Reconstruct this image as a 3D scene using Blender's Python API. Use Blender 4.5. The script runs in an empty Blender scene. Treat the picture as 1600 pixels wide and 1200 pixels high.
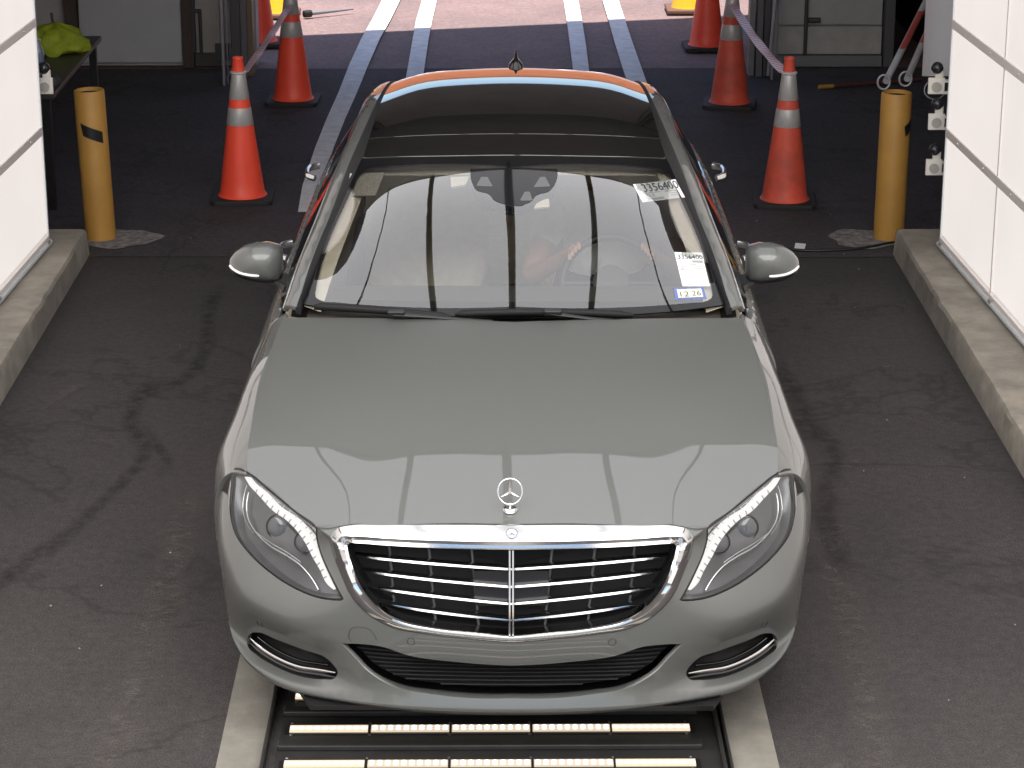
import bpy, bmesh, math, random
import numpy as np
from math import radians as R, sin, cos, pi
from mathutils import Vector, Matrix
from mathutils.geometry import delaunay_2d_cdt
random.seed(7); np.random.seed(7)
sc = bpy.context.scene
col = sc.collection

# ------------------------------------------------------------------ camera, world, sun, exposure
FPX, VH = 3850.0, -682.0
TH = math.atan((600 - VH) / FPX)
PSI = math.atan(36 * cos(TH) / FPX)
CAM = np.array([-0.06, -6.85, 3.52])
cam = bpy.data.objects.new('camera', bpy.data.cameras.new('camera'))
col.objects.link(cam)
cam.location = CAM
cam.rotation_euler = (pi / 2 - TH, 0, -PSI)
cam.data.sensor_width = 36
cam.data.lens = FPX * 36 / 1600
cam.data.clip_start = .1; cam.data.clip_end = 2000
sc.camera = cam
SUN_EL, SUN_AZ = 78.0, 8.0          # the sun stands behind the camera, high
w = bpy.data.worlds.new('World'); sc.world = w; w.use_nodes = True
sky = w.node_tree.nodes.new('ShaderNodeTexSky')
sky.sky_type = 'NISHITA'; sky.sun_disc = False
sky.sun_elevation = R(SUN_EL); sky.sun_rotation = R(180 + SUN_AZ)
bgn = w.node_tree.nodes['Background']
w.node_tree.links.new(sky.outputs[0], bgn.inputs[0]); bgn.inputs[1].default_value = .12
sl = bpy.data.lights.new('sun', 'SUN'); sl.energy = 5.0; sl.angle = R(.53); sl.color = (1, .93, .85)
so = bpy.data.objects.new('sun', sl); col.objects.link(so)
so.rotation_euler = (R(90 - SUN_EL), 0, R(SUN_AZ)); so.location = (0, -10, 30)
sc.view_settings.view_transform = 'Standard'; sc.view_settings.look = 'None'
sc.view_settings.exposure = 1.0; sc.view_settings.gamma = 1.0
sc.cycles.max_bounces = 10; sc.cycles.glossy_bounces = 5; sc.cycles.transparent_max_bounces = 16
sc.cycles.sample_clamp_indirect = 6

# ------------------------------------------------------------------ survey helper: photo point + one known coordinate -> place
_f = np.array([sin(PSI) * cos(TH), cos(PSI) * cos(TH), -sin(TH)])
_r = np.array([cos(PSI), -sin(PSI), 0.0]); _u = np.cross(_r, _f)
CARROT = -R(.75)
CR = np.array([[cos(CARROT), -sin(CARROT), 0], [sin(CARROT), cos(CARROT), 0], [0, 0, 1]])
def proj(P, car=False):
    P = np.asarray(P, float)
    if car: P = P @ CR.T
    d = P - CAM; k = d @ _f
    return np.stack([800 + FPX * (d @ _r) / k, 600 - FPX * (d @ _u) / k], -1)
def bp(u, v, x=None, y=None, z=None, car=False):
    d = _f * FPX + _r * (u - 800) - _u * (v - 600); o = CAM.copy()
    if car: d = CR.T @ d; o = CR.T @ o
    k = 0 if x is not None else 1 if y is not None else 2
    return o + d * (((x, y, z)[k] - o[k]) / d[k])

# ------------------------------------------------------------------ materials
MATS = {}
def mat(name, c, rough=.5, metal=0, coat=0, coat_rough=.03, var=0, scale=8, bump=0, bscale=60, c2=None, spec=.5, stretch=None):
    if name in MATS: return MATS[name]
    m = bpy.data.materials.new(name); m.use_nodes = True
    nt = m.node_tree; b = nt.nodes['Principled BSDF']
    b.inputs['Base Color'].default_value = (*c, 1)
    b.inputs['Roughness'].default_value = rough; b.inputs['Metallic'].default_value = metal
    b.inputs['Coat Weight'].default_value = coat; b.inputs['Coat Roughness'].default_value = coat_rough
    b.inputs['Specular IOR Level'].default_value = spec
    tc = nt.nodes.new('ShaderNodeTexCoord'); vec = tc.outputs['Object']
    if stretch:
        mp = nt.nodes.new('ShaderNodeMapping'); mp.inputs['Scale'].default_value = stretch
        nt.links.new(vec, mp.inputs[0]); vec = mp.outputs[0]
    if var or c2:
        n = nt.nodes.new('ShaderNodeTexNoise'); n.inputs['Scale'].default_value = scale
        n.inputs['Detail'].default_value = 8; n.inputs['Roughness'].default_value = .65
        nt.links.new(vec, n.inputs['Vector'])
        rp = nt.nodes.new('ShaderNodeValToRGB')
        d = c2 or tuple(max(0, k * (1 - var)) for k in c)
        e = c if c2 else tuple(min(1, k * (1 + var)) for k in c)
        rp.color_ramp.elements[0].position = .35; rp.color_ramp.elements[1].position = .66
        rp.color_ramp.elements[0].color = (*d, 1); rp.color_ramp.elements[1].color = (*e, 1)
        nt.links.new(n.outputs['Fac'], rp.inputs[0]); nt.links.new(rp.outputs[0], b.inputs['Base Color'])
    if bump:
        n2 = nt.nodes.new('ShaderNodeTexNoise'); n2.inputs['Scale'].default_value = bscale; n2.inputs['Detail'].default_value = 5
        nt.links.new(vec, n2.inputs['Vector'])
        bm_ = nt.nodes.new('ShaderNodeBump'); bm_.inputs['Strength'].default_value = bump; bm_.inputs['Distance'].default_value = .01
        nt.links.new(n2.outputs['Fac'], bm_.inputs['Height']); nt.links.new(bm_.outputs[0], b.inputs['Normal'])
    MATS[name] = m; return m
def emis(name, c, s, var=0):
    if name in MATS: return MATS[name]
    m = bpy.data.materials.new(name); m.use_nodes = True; nt = m.node_tree
    b = nt.nodes['Principled BSDF']; b.inputs['Base Color'].default_value = (*[k * .12 for k in c], 1)
    b.inputs['Roughness'].default_value = .5
    b.inputs['Emission Color'].default_value = (*c, 1); b.inputs['Emission Strength'].default_value = s
    if var:
        tc = nt.nodes.new('ShaderNodeTexCoord'); n = nt.nodes.new('ShaderNodeTexNoise'); n.inputs['Scale'].default_value = 1.2
        nt.links.new(tc.outputs['Object'], n.inputs['Vector'])
        mr = nt.nodes.new('ShaderNodeMapRange'); mr.inputs['To Min'].default_value = s * (1 - var); mr.inputs['To Max'].default_value = s * (1 + var)
        nt.links.new(n.outputs['Fac'], mr.inputs[0]); nt.links.new(mr.outputs[0], b.inputs['Emission Strength'])
    MATS[name] = m; return m
def glass(name, tint, refl=1.0, rough=0.0, ior=1.5, gain=1.0):
    if name in MATS: return MATS[name]
    m = bpy.data.materials.new(name); m.use_nodes = True; nt = m.node_tree; nt.nodes.clear()
    o = nt.nodes.new('ShaderNodeOutputMaterial'); mx = nt.nodes.new('ShaderNodeMixShader')
    t = nt.nodes.new('ShaderNodeBsdfTransparent'); t.inputs[0].default_value = (*tint, 1)
    g = nt.nodes.new('ShaderNodeBsdfGlossy'); g.inputs['Color'].default_value = (1, 1, 1, 1); g.inputs['Roughness'].default_value = rough
    f = nt.nodes.new('ShaderNodeFresnel'); f.inputs[0].default_value = ior
    k = nt.nodes.new('ShaderNodeMath'); k.operation = 'MULTIPLY'; k.inputs[1].default_value = gain; k.use_clamp = True
    nt.links.new(f.outputs[0], k.inputs[0]); nt.links.new(k.outputs[0], mx.inputs[0])
    nt.links.new(t.outputs[0], mx.inputs[1]); nt.links.new(g.outputs[0], mx.inputs[2]); nt.links.new(mx.outputs[0], o.inputs[0])
    MATS[name] = m; return m

PAINT = mat('car_paint', (.117, .121, .115), .5, .28, 1.0, .012, var=.03, scale=400)
PAINT.node_tree.nodes['Principled BSDF'].inputs['Coat IOR'].default_value = 1.5
CHROME = mat('chrome', (.82, .82, .82), .11, 1)
SATIN = mat('satin_metal', (.6, .6, .6), .25, 1)
BLACK = mat('black_plastic', (.012, .012, .013), .42)
GLOSSB = mat('gloss_black', (.006, .006, .007), .05, coat=1, spec=.5)
FRIT = mat('frit_black', (.006, .006, .007), .03)
RUBBER = mat('rubber', (.016, .016, .017), .7, bump=.3, bscale=120)
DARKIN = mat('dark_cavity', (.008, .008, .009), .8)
BEIGE = mat('beige_trim', (.62, .55, .43), .7, var=.06, scale=20)
LEATHER = mat('dark_leather', (.075, .067, .06), .5, bump=.2, bscale=90)
LAMPGREY = mat('lamp_housing', (.16, .16, .165), .28, .65)
WGLASS = glass('windscreen_glass', (.93, .95, .94), gain=4.1)
SGLASS = glass('side_glass', (.28, .30, .29), gain=1.6)
LENS = glass('lamp_lens', (.93, .94, .95), gain=.8)
DRL = emis('running_light', (1, .96, .93), .50)
PROJ = mat('projector_lens', (.10, .105, .115), .05, .1, coat=1)

# ------------------------------------------------------------------ object helpers
def link(o, parent=None):
    col.objects.link(o)
    if parent is not None: o.parent = parent
    return o
def tag(o, label=None, cat=None, group=None, kind=None):
    if label: o['label'] = label
    if cat: o['category'] = cat
    if group: o['group'] = group
    if kind: o['kind'] = kind
    return o
def thing(name, label, cat, loc=(0, 0, 0), rz=0, group=None):
    o = bpy.data.objects.new(name, None); o.location = loc; o.rotation_euler = (0, 0, rz); link(o)
    o.empty_display_size = .1
    return tag(o, label, cat, group)
def copy_tree(o, parent=None):
    c = o.copy(); col.objects.link(c); c.parent = parent
    for ch in list(o.children): copy_tree(ch, c)
    return c
class MB:
    def __init__(s): s.v = []; s.f = []
    def add(s, vs, fs):
        k = len(s.v); s.v += [tuple(map(float, p)) for p in vs]; s.f += [tuple(i + k for i in f) for f in fs]; return s
    def box(s, c, d, rz=0, rx=0, ry=0):
        M = Matrix.Translation(c) @ Matrix.Rotation(rz, 4, 'Z') @ Matrix.Rotation(ry, 4, 'Y') @ Matrix.Rotation(rx, 4, 'X')
        vs = [M @ Vector((x * d[0] / 2, y * d[1] / 2, z * d[2] / 2)) for x in (-1, 1) for y in (-1, 1) for z in (-1, 1)]
        return s.add(vs, [(0, 1, 3, 2), (4, 6, 7, 5), (0, 4, 5, 1), (2, 3, 7, 6), (0, 2, 6, 4), (1, 5, 7, 3)])
    def tube(s, pts, r, n=10, closed=False, cap=True, flat=1.0):
        pts = [Vector(p) for p in pts]; m = len(pts); rs = r if hasattr(r, '__len__') else [r] * m
        vs = []; up = None
        for i, p in enumerate(pts):
            a = pts[(i - 1) % m] if (closed or i > 0) else p; b = pts[(i + 1) % m] if (closed or i < m - 1) else p
            t = (b - a).normalized()
            if up is None:
                up = Vector((0, 0, 1)) if abs(t.z) < .9 else Vector((0, 1, 0))
            x = t.cross(up)
            if x.length < 1e-5: x = t.orthogonal()
            x.normalize(); y = x.cross(t).normalized(); up = y
            for k in range(n):
                q = 2 * pi * k / n; vs.append(p + x * cos(q) * rs[i] + y * sin(q) * rs[i] * flat)
        fs = []
        for i in range(m if closed else m - 1):
            j = (i + 1) % m
            for k in range(n): fs.append((i * n + k, i * n + (k + 1) % n, j * n + (k + 1) % n, j * n + k))
        if cap and not closed:
            fs.append(tuple(range(n))[::-1]); fs.append(tuple((m - 1) * n + k for k in range(n)))
        return s.add(vs, fs)
    def lathe(s, prof, n=32, c=(0, 0, 0), axis='Z', sq=None):
        vs = []
        for r, h in prof:
            for k in range(n):
                q = 2 * pi * k / n; a, b = r * cos(q), r * sin(q)
                p = {'Z': (a, b, h), 'X': (h, a, b), 'Y': (a, h, b)}[axis]
                vs.append((p[0] + c[0], p[1] + c[1], p[2] + c[2]))
        fs = [(i * n + k, i * n + (k + 1) % n, (i + 1) * n + (k + 1) % n, (i + 1) * n + k) for i in range(len(prof) - 1) for k in range(n)]
        if prof[0][0] > 1e-4: fs.append(tuple(range(n))[::-1])
        if prof[-1][0] > 1e-4: fs.append(tuple((len(prof) - 1) * n + k for k in range(n)))
        return s.add(vs, fs)
    def loft(s, secs, closed=True, cap=True):
        n = len(secs[0]); vs = [p for q in secs for p in q]; fs = []
        for i in range(len(secs) - 1):
            for k in range(n if closed else n - 1):
                fs.append((i * n + k, i * n + (k + 1) % n, (i + 1) * n + (k + 1) % n, (i + 1) * n + k))
        if cap and closed: fs.append(tuple(range(n))[::-1]); fs.append(tuple((len(secs) - 1) * n + k for k in range(n)))
        return s.add(vs, fs)
    def prism(s, poly, z0, z1):
        n = len(poly)
        return s.add([(x, y, z0) for x, y in poly] + [(x, y, z1) for x, y in poly],
                     [tuple(range(n))[::-1], tuple(range(n, 2 * n))] + [(i, (i + 1) % n, n + (i + 1) % n, n + i) for i in range(n)])
    def mirror(s):
        k = len(s.v); s.v += [(-x, y, z) for x, y, z in s.v]; s.f += [tuple(i + k for i in f)[::-1] for f in s.f]; return s
    def build(s, name, m, parent=None, smooth=None, bevel=0, sub=0, flip=False, fix=True):
        me = bpy.data.meshes.new(name); me.from_pydata(s.v, [], [f[::-1] for f in s.f] if flip else s.f)
        if fix:
            b = bmesh.new(); b.from_mesh(me); bmesh.ops.recalc_face_normals(b, faces=b.faces); b.to_mesh(me); b.free()
        me.materials.append(m)
        o = bpy.data.objects.new(name, me); link(o, parent)
        if smooth is not None:
            me.polygons.foreach_set('use_smooth', [True] * len(me.polygons))
            if smooth < 180: me.set_sharp_from_angle(angle=R(smooth))
        if bevel:
            mo = o.modifiers.new('bevel', 'BEVEL'); mo.width = bevel; mo.segments = 2; mo.limit_method = 'ANGLE'
        if sub:
            mo = o.modifiers.new('sub', 'SUBSURF'); mo.levels = mo.render_levels = sub
        return o

# ------------------------------------------------------------------ smooth spline patches (body panels are cut out of these)
def spl_matrix(x):
    n = len(x); A = np.zeros((n, n)); B = np.zeros((n, n)); A[0, 0] = A[-1, -1] = 1
    for i in range(1, n - 1):
        h0, h1 = x[i] - x[i - 1], x[i + 1] - x[i]
        A[i, i - 1] = h0 / 6; A[i, i] = (h0 + h1) / 3; A[i, i + 1] = h1 / 6
        B[i, i - 1] = 1 / h0; B[i, i] = -1 / h0 - 1 / h1; B[i, i + 1] = 1 / h1
    return np.linalg.solve(A, B)
def spl_basis(x, K, q):
    q = np.asarray(q, float); i = np.clip(np.searchsorted(x, q) - 1, 0, len(x) - 2)
    h = x[i + 1] - x[i]; a = (x[i + 1] - q) / h; b = 1 - a; n = len(x); I = np.eye(n)
    ins = (q >= x[0]) & (q <= x[-1])
    ca = np.where(ins, (a ** 3 - a) * h * h / 6, 0); cb = np.where(ins, (b ** 3 - b) * h * h / 6, 0)
    out = a[:, None] * I[i] + b[:, None] * I[i + 1] + ca[:, None] * K[i] + cb[:, None] * K[i + 1]
    # linear run-on with the end slope
    lo = q < x[0]; hi = q > x[-1]
    if lo.any():
        h0 = x[1] - x[0]; sl_ = (I[1] - I[0]) / h0 - h0 / 6 * (2 * K[0] + K[1]); out[lo] = I[0] + (q[lo] - x[0])[:, None] * sl_
    if hi.any():
        h0 = x[-1] - x[-2]; sl_ = (I[-1] - I[-2]) / h0 + h0 / 6 * (2 * K[-1] + K[-2]); out[hi] = I[-1] + (q[hi] - x[-1])[:, None] * sl_
    return out
class Patch:
    def __init__(s, rows, sym=True):
        P = np.array(rows, float)
        if sym:
            L = P[:, :0:-1].copy(); L[:, :, 0] *= -1; P = np.concatenate([L, P], 1)
        s.P = P
        ds = np.linalg.norm(np.diff(P, axis=1), axis=2).mean(0); dt = np.linalg.norm(np.diff(P, axis=0), axis=2).mean(1)
        cs = np.concatenate([[0], np.cumsum(ds)]); ct = np.concatenate([[0], np.cumsum(dt)])
        s.ls, s.lt = cs[-1], ct[-1]
        if sym: cs -= cs[-1] / 2
        s.s, s.t = cs, ct; s.Ks, s.Kt = spl_matrix(cs), spl_matrix(ct)
        s.smp = None
    def ev(s, a, b):
        return np.einsum('ni,nj,ijk->nk', spl_basis(s.t, s.Kt, b), spl_basis(s.s, s.Ks, a), s.P)
    def nrm(s, a, b, e=1e-3):
        a = np.asarray(a, float); b = np.asarray(b, float)
        n = np.cross(s.ev(a + e, b) - s.ev(a - e, b), s.ev(a, b + e) - s.ev(a, b - e))
        return n / np.maximum(np.linalg.norm(n, axis=1, keepdims=True), 1e-12)
    def find(s, uv, fl=1):
        """photo points -> patch parameters"""
        if s.smp is None:
            A, B = np.meshgrid(np.linspace(s.s[0] - .03, s.s[-1] + .03, 170), np.linspace(s.t[0] - .05, s.t[-1] + .03, 150))
            A = A.ravel(); B = B.ravel(); W3 = s.ev(A, B); fc = np.einsum('ij,ij->i', (CAM - W3 @ CR.T), s.nrm(A, B) @ CR.T) > 0
            A, B, W3 = A[fc], B[fc], W3[fc]; s.smp = (A, B, proj(W3, True))
        A, B, Q = s.smp; out = []
        for p in uv:
            i = np.argmin(((Q - p) ** 2).sum(1)); a, b = A[i], B[i]; e = 1e-4
            for _ in range(6):
                q = proj(s.ev(np.array([a, a + e, a]), np.array([b, b, b + e])), True)
                J = np.stack([(q[1] - q[0]) / e, (q[2] - q[0]) / e], 1)
                try: d = np.linalg.solve(J, np.array(p) - q[0])
                except np.linalg.LinAlgError: break
                m = np.abs(d).max()
                if m > .03: d *= .03 / m
                a += d[0]; b += d[1]
            if abs(a - A[i]) + abs(b - B[i]) > .05: a, b = A[i], B[i]
            out.append((a, b))
        return np.array(out)
    def at(s, uv, off=0.0, flip=1):
        ab = s.find(uv); P = s.ev(ab[:, 0], ab[:, 1])
        if off: P = P + s.nrm(ab[:, 0], ab[:, 1]) * off * flip
        return P
def crv(pts, closed=False, corners=(), n=6):
    """rounded polyline through points; corners stay sharp"""
    P = [np.array(p, float) for p in pts]; m = len(P); out = []
    cs = set(c % m for c in corners)
    for i in range(m if closed else m - 1):
        p1, p2 = P[i], P[(i + 1) % m]; L = np.linalg.norm(p2 - p1)
        def tan(j):
            if j in cs: return None
            if not closed and j in (0, m - 1): return None
            a, b, c = P[(j - 1) % m], P[j], P[(j + 1) % m]
            la, lb = np.linalg.norm(b - a) + 1e-9, np.linalg.norm(c - b) + 1e-9
            return ((b - a) / la * lb + (c - b) / lb * la) / (la + lb)
        t1, t2 = tan(i), tan((i + 1) % m); ch = (p2 - p1) / (L + 1e-9)
        if t1 is None: t1 = ch if t2 is None else 2 * ch - t2
        if t2 is None: t2 = 2 * ch - t1
        for k in range(n):
            q = k / n; h = (2 * q**3 - 3 * q**2 + 1, q**3 - 2 * q**2 + q, -2 * q**3 + 3 * q**2, q**3 - q**2)
            out.append(h[0] * p1 + h[1] * t1 * L + h[2] * p2 + h[3] * t2 * L)
    if not closed: out.append(P[-1])
    return np.array(out)
def resamp(P, step=None, n=None, closed=False):
    P = np.asarray(P, float); Q = np.concatenate([P, P[:1]]) if closed else P
    d = np.concatenate([[0], np.cumsum(np.linalg.norm(np.diff(Q, axis=0), axis=1))])
    if n is None: n = max(2, int(round(d[-1] / step)) + 1)
    t = np.linspace(0, d[-1], n)
    if closed: t = np.linspace(0, d[-1], n + 1)[:-1]
    return np.stack([np.interp(t, d, Q[:, k]) for k in range(Q.shape[1])], 1)
def grow(poly, d):
    P = np.asarray(poly, float); a = np.roll(P, 1, 0); b = np.roll(P, -1, 0); t = b - a
    n = np.stack([t[:, 1], -t[:, 0]], 1); n /= np.maximum(np.linalg.norm(n, axis=1, keepdims=True), 1e-9)
    area = .5 * np.sum(P[:, 0] * np.roll(P[:, 1], -1) - np.roll(P[:, 0], -1) * P[:, 1])
    return P + n * d * (1 if area > 0 else -1)
def inside(poly, Q):
    x, y = Q[:, 0], Q[:, 1]; c = np.zeros(len(Q), bool); P = np.asarray(poly); j = len(P) - 1
    for i in range(len(P)):
        xi, yi = P[i]; xj, yj = P[j]
        k = ((yi > y) != (yj > y)); 
        with np.errstate(divide='ignore', invalid='ignore'):
            c ^= k & (x < (xj - xi) * (y - yi) / (yj - yi) + xi)
        j = i
    return c
def symm(half):
    """right half outline (centre to centre, in patch parameters) -> closed outline"""
    L = half[::-1].copy(); L[:, 0] *= -1
    return np.concatenate([half, L[1:-1] if abs(half[0][0]) < 1e-3 and abs(half[-1][0]) < 1e-3 else L])
def flipx(poly):
    q = np.array(poly)[::-1].copy(); q[:, 0] *= -1; return q
def panel(name, patch, outer, holes, m, parent, flange=.014, res=.03, bres=.012, off=0.0, sgn=1, mirror=False, flange_dir=None, matfl=None):
    loops = [resamp(outer, bres, closed=True)] + [resamp(h, bres, closed=True) for h in holes]
    V = []; E = []
    for L in loops:
        k = len(V); V += [tuple(p) for p in L]; E += [(k + i, k + (i + 1) % len(L)) for i in range(len(L))]
    lo, hi = loops[0].min(0), loops[0].max(0)
    gx, gy = np.meshgrid(np.arange(lo[0], hi[0], res), np.arange(lo[1], hi[1], res)); gx[1::2] += res / 2
    G = np.stack([gx.ravel(), gy.ravel()], 1); keep = inside(loops[0], G)
    for h in loops[1:]: keep &= ~inside(h, G)
    G = G[keep]
    allb = np.array(V)
    if len(G):
        dm = np.min(np.linalg.norm(G[:, None] - allb[None], axis=2), axis=1); G = G[dm > bres * .6]
    V += [tuple(p) for p in G]
    r = delaunay_2d_cdt([Vector((float(a), float(b))) for a, b in V], E, [], 0, 1e-7)
    v2 = np.array([(p.x, p.y) for p in r[0]]); F = np.array([f for f in r[2] if len(f) == 3])
    c = v2[F].mean(1); k = inside(loops[0], c)
    for h in loops[1:]: k &= ~inside(h, c)
    F = F[k]
    P = patch.ev(v2[:, 0], v2[:, 1]); N = patch.nrm(v2[:, 0], v2[:, 1]) * sgn; P = P + N * off
    fn = np.cross(P[F[:, 1]] - P[F[:, 0]], P[F[:, 2]] - P[F[:, 0]])
    if (fn * N[F[:, 0]]).sum() < 0: F = F[:, ::-1]
    edges = {}
    for f in F:
        for i in range(3):
            a, b = f[i], f[(i + 1) % 3]
            if (b, a) in edges: del edges[(b, a)]
            else: edges[(a, b)] = 1
    verts = [tuple(p) for p in P]; faces = [tuple(int(i) for i in f) for f in F]; nn = [tuple(N[i]) for f in F for i in f]
    nf = len(faces)
    if flange:
        low = {}
        def lw(i):
            if i not in low:
                low[i] = len(verts)
                d = -N[i] if flange_dir is None else np.array(flange_dir, float)
                verts.append(tuple(P[i] + d * flange))
            return low[i]
        for a, b in edges:
            c_, d_ = lw(b), lw(a)
            faces.append((int(b), int(a), d_, c_))
            n = np.cross(np.array(verts[a]) - np.array(verts[b]), np.array(verts[d_]) - np.array(verts[b])); n /= np.linalg.norm(n) + 1e-12
            e1 = tuple(n * .8 + N[b] * .6); e2 = tuple(n * .8 + N[a] * .6); nn += [e1, e2, tuple(n), tuple(n)]
    if mirror:
        verts = [(-x, y, z) for x, y, z in verts]
        q = 0; f2 = []; n2 = []
        for f in faces:
            L = len(f); f2.append(f[::-1]); n2 += [(-a, b, c_) for a, b, c_ in nn[q:q + L][::-1]]; q += L
        faces, nn = f2, n2
    me = bpy.data.meshes.new(name); me.from_pydata(verts, [], faces); me.materials.append(m)
    if matfl is not None:
        me.materials.append(matfl)
        for p in me.polygons[nf:]: p.material_index = 1
    me.polygons.foreach_set('use_smooth', [True] * len(me.polygons))
    me.normals_split_custom_set([tuple(n) for n in nn])
    o = bpy.data.objects.new(name, me); link(o, parent); return o
def sheet(name, patch, m, parent, ns=40, nt=30, off=0, s0=None, s1=None, t0=None, t1=None, mirror=False, thick=0):
    a = np.linspace(patch.s[0] if s0 is None else s0, patch.s[-1] if s1 is None else s1, ns)
    b = np.linspace(patch.t[0] if t0 is None else t0, patch.t[-1] if t1 is None else t1, nt)
    poly = np.array([(x, b[0]) for x in a] + [(a[-1], y) for y in b[1:]] + [(x, b[-1]) for x in a[::-1][1:]] + [(a[0], y) for y in b[::-1][1:-1]])
    return panel(name, patch, poly, [], m, parent, flange=thick or .006, res=.05, bres=.03, off=off, mirror=mirror)

# ------------------------------------------------------------------ THE CAR
car = thing('parked_car', 'silver grey luxury saloon with headlights on, parked between the light walls', 'car', (0, 0, 0), CARROT)

hood_p = Patch([
    [(0, .060, .758), (.3, .068, .758), (.51, .085, .749), (.600, .105, .736), (.848, .452, .794)],
    [(0, .25, .808), (.3, .255, .806), (.515, .275, .797), (.625, .305, .787), (.852, .55, .818)],
    [(0, .50, .862), (.3, .505, .860), (.555, .52, .849), (.685, .54, .840), (.858, .70, .851)],
    [(0, .80, .920), (.3, .80, .918), (.60, .805, .905), (.738, .815, .891), (.864, .90, .887)],
    [(0, 1.15, .973), (.3, 1.15, .971), (.62, 1.155, .958), (.775, 1.165, .946), (.853, 1.18, .935)],
    [(0, 1.50, 1.010), (.3, 1.505, 1.009), (.60, 1.52, 1.004), (.755, 1.53, .998), (.808, 1.545, .988)]])
nose_p = Patch([
    [(0, .03, .172), (.3, .04, .176), (.48, .07, .182), (.60, .11, .184), (.72, .18, .19), (.80, .27, .20), (.855, .38, .205), (.90, .58, .21)],
    [(0, -.036, .196), (.3, -.024, .200), (.48, .008, .205), (.60, .052, .203), (.72, .118, .205), (.81, .212, .219), (.870, .33, .232), (.912, .56, .24)],
    [(0, -.022, .236), (.3, -.012, .236), (.48, .018, .230), (.60, .060, .226), (.725, .125, .228), (.825, .220, .242), (.884, .325, .262), (.925, .56, .28)],
    [(0, -.015, .300), (.3, -.005, .300), (.49, .034, .288), (.61, .118, .256), (.73, .207, .252), (.832, .290, .264), (.894, .365, .288), (.935, .56, .32)],
    [(0, -.026, .370), (.3, -.014, .370), (.50, .030, .366), (.62, .082, .36), (.735, .158, .36), (.838, .258, .368), (.903, .364, .37), (.942, .56, .38)],
    [(0, -.026, .440), (.3, -.015, .440), (.50, .026, .440), (.625, .050, .432), (.74, .108, .446), (.846, .216, .454), (.910, .36, .44), (.948, .56, .44)],
    [(0, -.015, .520), (.3, -.004, .520), (.51, .036, .520), (.625, .064, .515), (.74, .131, .52), (.848, .238, .526), (.918, .370, .52), (.958, .58, .52)],
    [(0, .008, .600), (.3, .018, .600), (.51, .053, .600), (.62, .105, .60), (.74, .19, .605), (.845, .30, .615), (.918, .42, .615), (.964, .62, .61)],
    [(0, .036, .695), (.3, .046, .695), (.51, .075, .688), (.61, .125, .684), (.73, .245, .70), (.828, .37, .718), (.902, .48, .712), (.952, .64, .685)],
    [(0, .066, .762), (.3, .074, .762), (.51, .092, .752), (.595, .115, .741), (.71, .27, .765), (.812, .405, .789), (.884, .505, .788), (.932, .64, .745)]])
fender_p = Patch([
    [(.845, .44, .794), (.888, .49, .781), (.937, .55, .725), (.966, .58, .62), (.955, .60, .42), (.93, .60, .22)],
    [(.856, .62, .834), (.908, .65, .789), (.963, .69, .71), (.981, .70, .61), (.965, .72, .42), (.94, .72, .22)],
    [(.864, .85, .878), (.918, .87, .816), (.978, .88, .72), (.988, .90, .61), (.978, .90, .42), (.94, .90, .22)],
    [(.859, 1.10, .923), (.917, 1.11, .852), (.951, 1.12, .74), (.964, 1.12, .62), (.958, 1.12, .42), (.93, 1.12, .22)],
    [(.838, 1.30, .954), (.898, 1.31, .888), (.940, 1.31, .775), (.955, 1.31, .62), (.947, 1.31, .42), (.91, 1.31, .20)],
    [(.806, 1.56, .992), (.868, 1.58, .935), (.930, 1.58, .80), (.948, 1.58, .62), (.942, 1.58, .42), (.90, 1.58, .20)]], sym=False)

def mid(patch, half_uv, **k):
    """right half photo outline starting and ending on the centre line -> closed parameter outline"""
    ab = patch.find(half_uv); ab[0, 0] = 0; ab[-1, 0] = 0
    return symm(ab)
# photo outlines, right half (pixels of the photograph)
HOOD = crv([(799, 820), (1000, 820.5), (1058, 821.5), (1074, 826), (1084, 838), (1104, 824), (1137, 800), (1180, 765.5), (1217, 735.5), (1215, 697), (1208, 647), (1197, 590), (1179, 540), (1163, 497), (1100, 497), (802, 503)], corners=(4, 8, 13))
LAMP = crv([(1063, 938), (1082.5, 901.5), (1101, 858), (1105, 841), (1105, 826), (1137, 802), (1180, 767), (1217, 738.5), (1231, 732.5), (1237, 737), (1241, 761), (1242, 804), (1234, 834), (1210, 867), (1176, 897), (1137, 921), (1104, 934), (1080, 938)], closed=True, corners=(0, 4))
GR_OUT = crv([(799, 812), (1000, 812), (1058, 820), (1075, 826), (1084, 838), (1082, 858), (1069, 894), (1048, 937), (1018, 966), (985, 982), (930, 992), (870, 999), (799, 1004.5)])
GR_L0 = crv([(799, 823), (1000, 823), (1058, 823.5), (1074, 827.5), (1082.5, 839), (1080.5, 858), (1067, 894), (1046, 936), (1016, 964.5), (984, 980.5), (930, 990.5), (870, 997.5), (799, 1003)], n=8)
GR_L1 = crv([(799, 846), (1000, 841.5), (1050, 838.5), (1066, 839.5), (1072, 847), (1068, 862), (1057, 893), (1037, 932), (1010, 958.5), (978, 974), (928, 985), (870, 992), (799, 998)], n=8)
GR_L2 = crv([(799, 852.5), (1000, 847), (1045, 845), (1058, 846), (1061, 851), (1059, 863), (1050, 893), (1031, 929.5), (1005, 956), (975, 971.5), (926, 982.5), (868, 989.5), (799, 995.5)], n=8)
GR_L3 = crv([(799, 859), (1000, 852.5), (1043, 849.5), (1053, 849.5), (1056, 853.5), (1054.5, 863), (1046, 892), (1028, 927.5), (1002, 954), (973, 969), (925, 980), (868, 987.5), (799, 993)], n=8)
INTAKE = crv([(799, 1040), (888, 1034.5), (964, 1024), (1003, 1011), (1030, 1007.5), (1066, 1006.5), (1048, 1025), (1024, 1050), (985, 1073), (925, 1085), (799, 1091)], corners=(5,))
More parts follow.
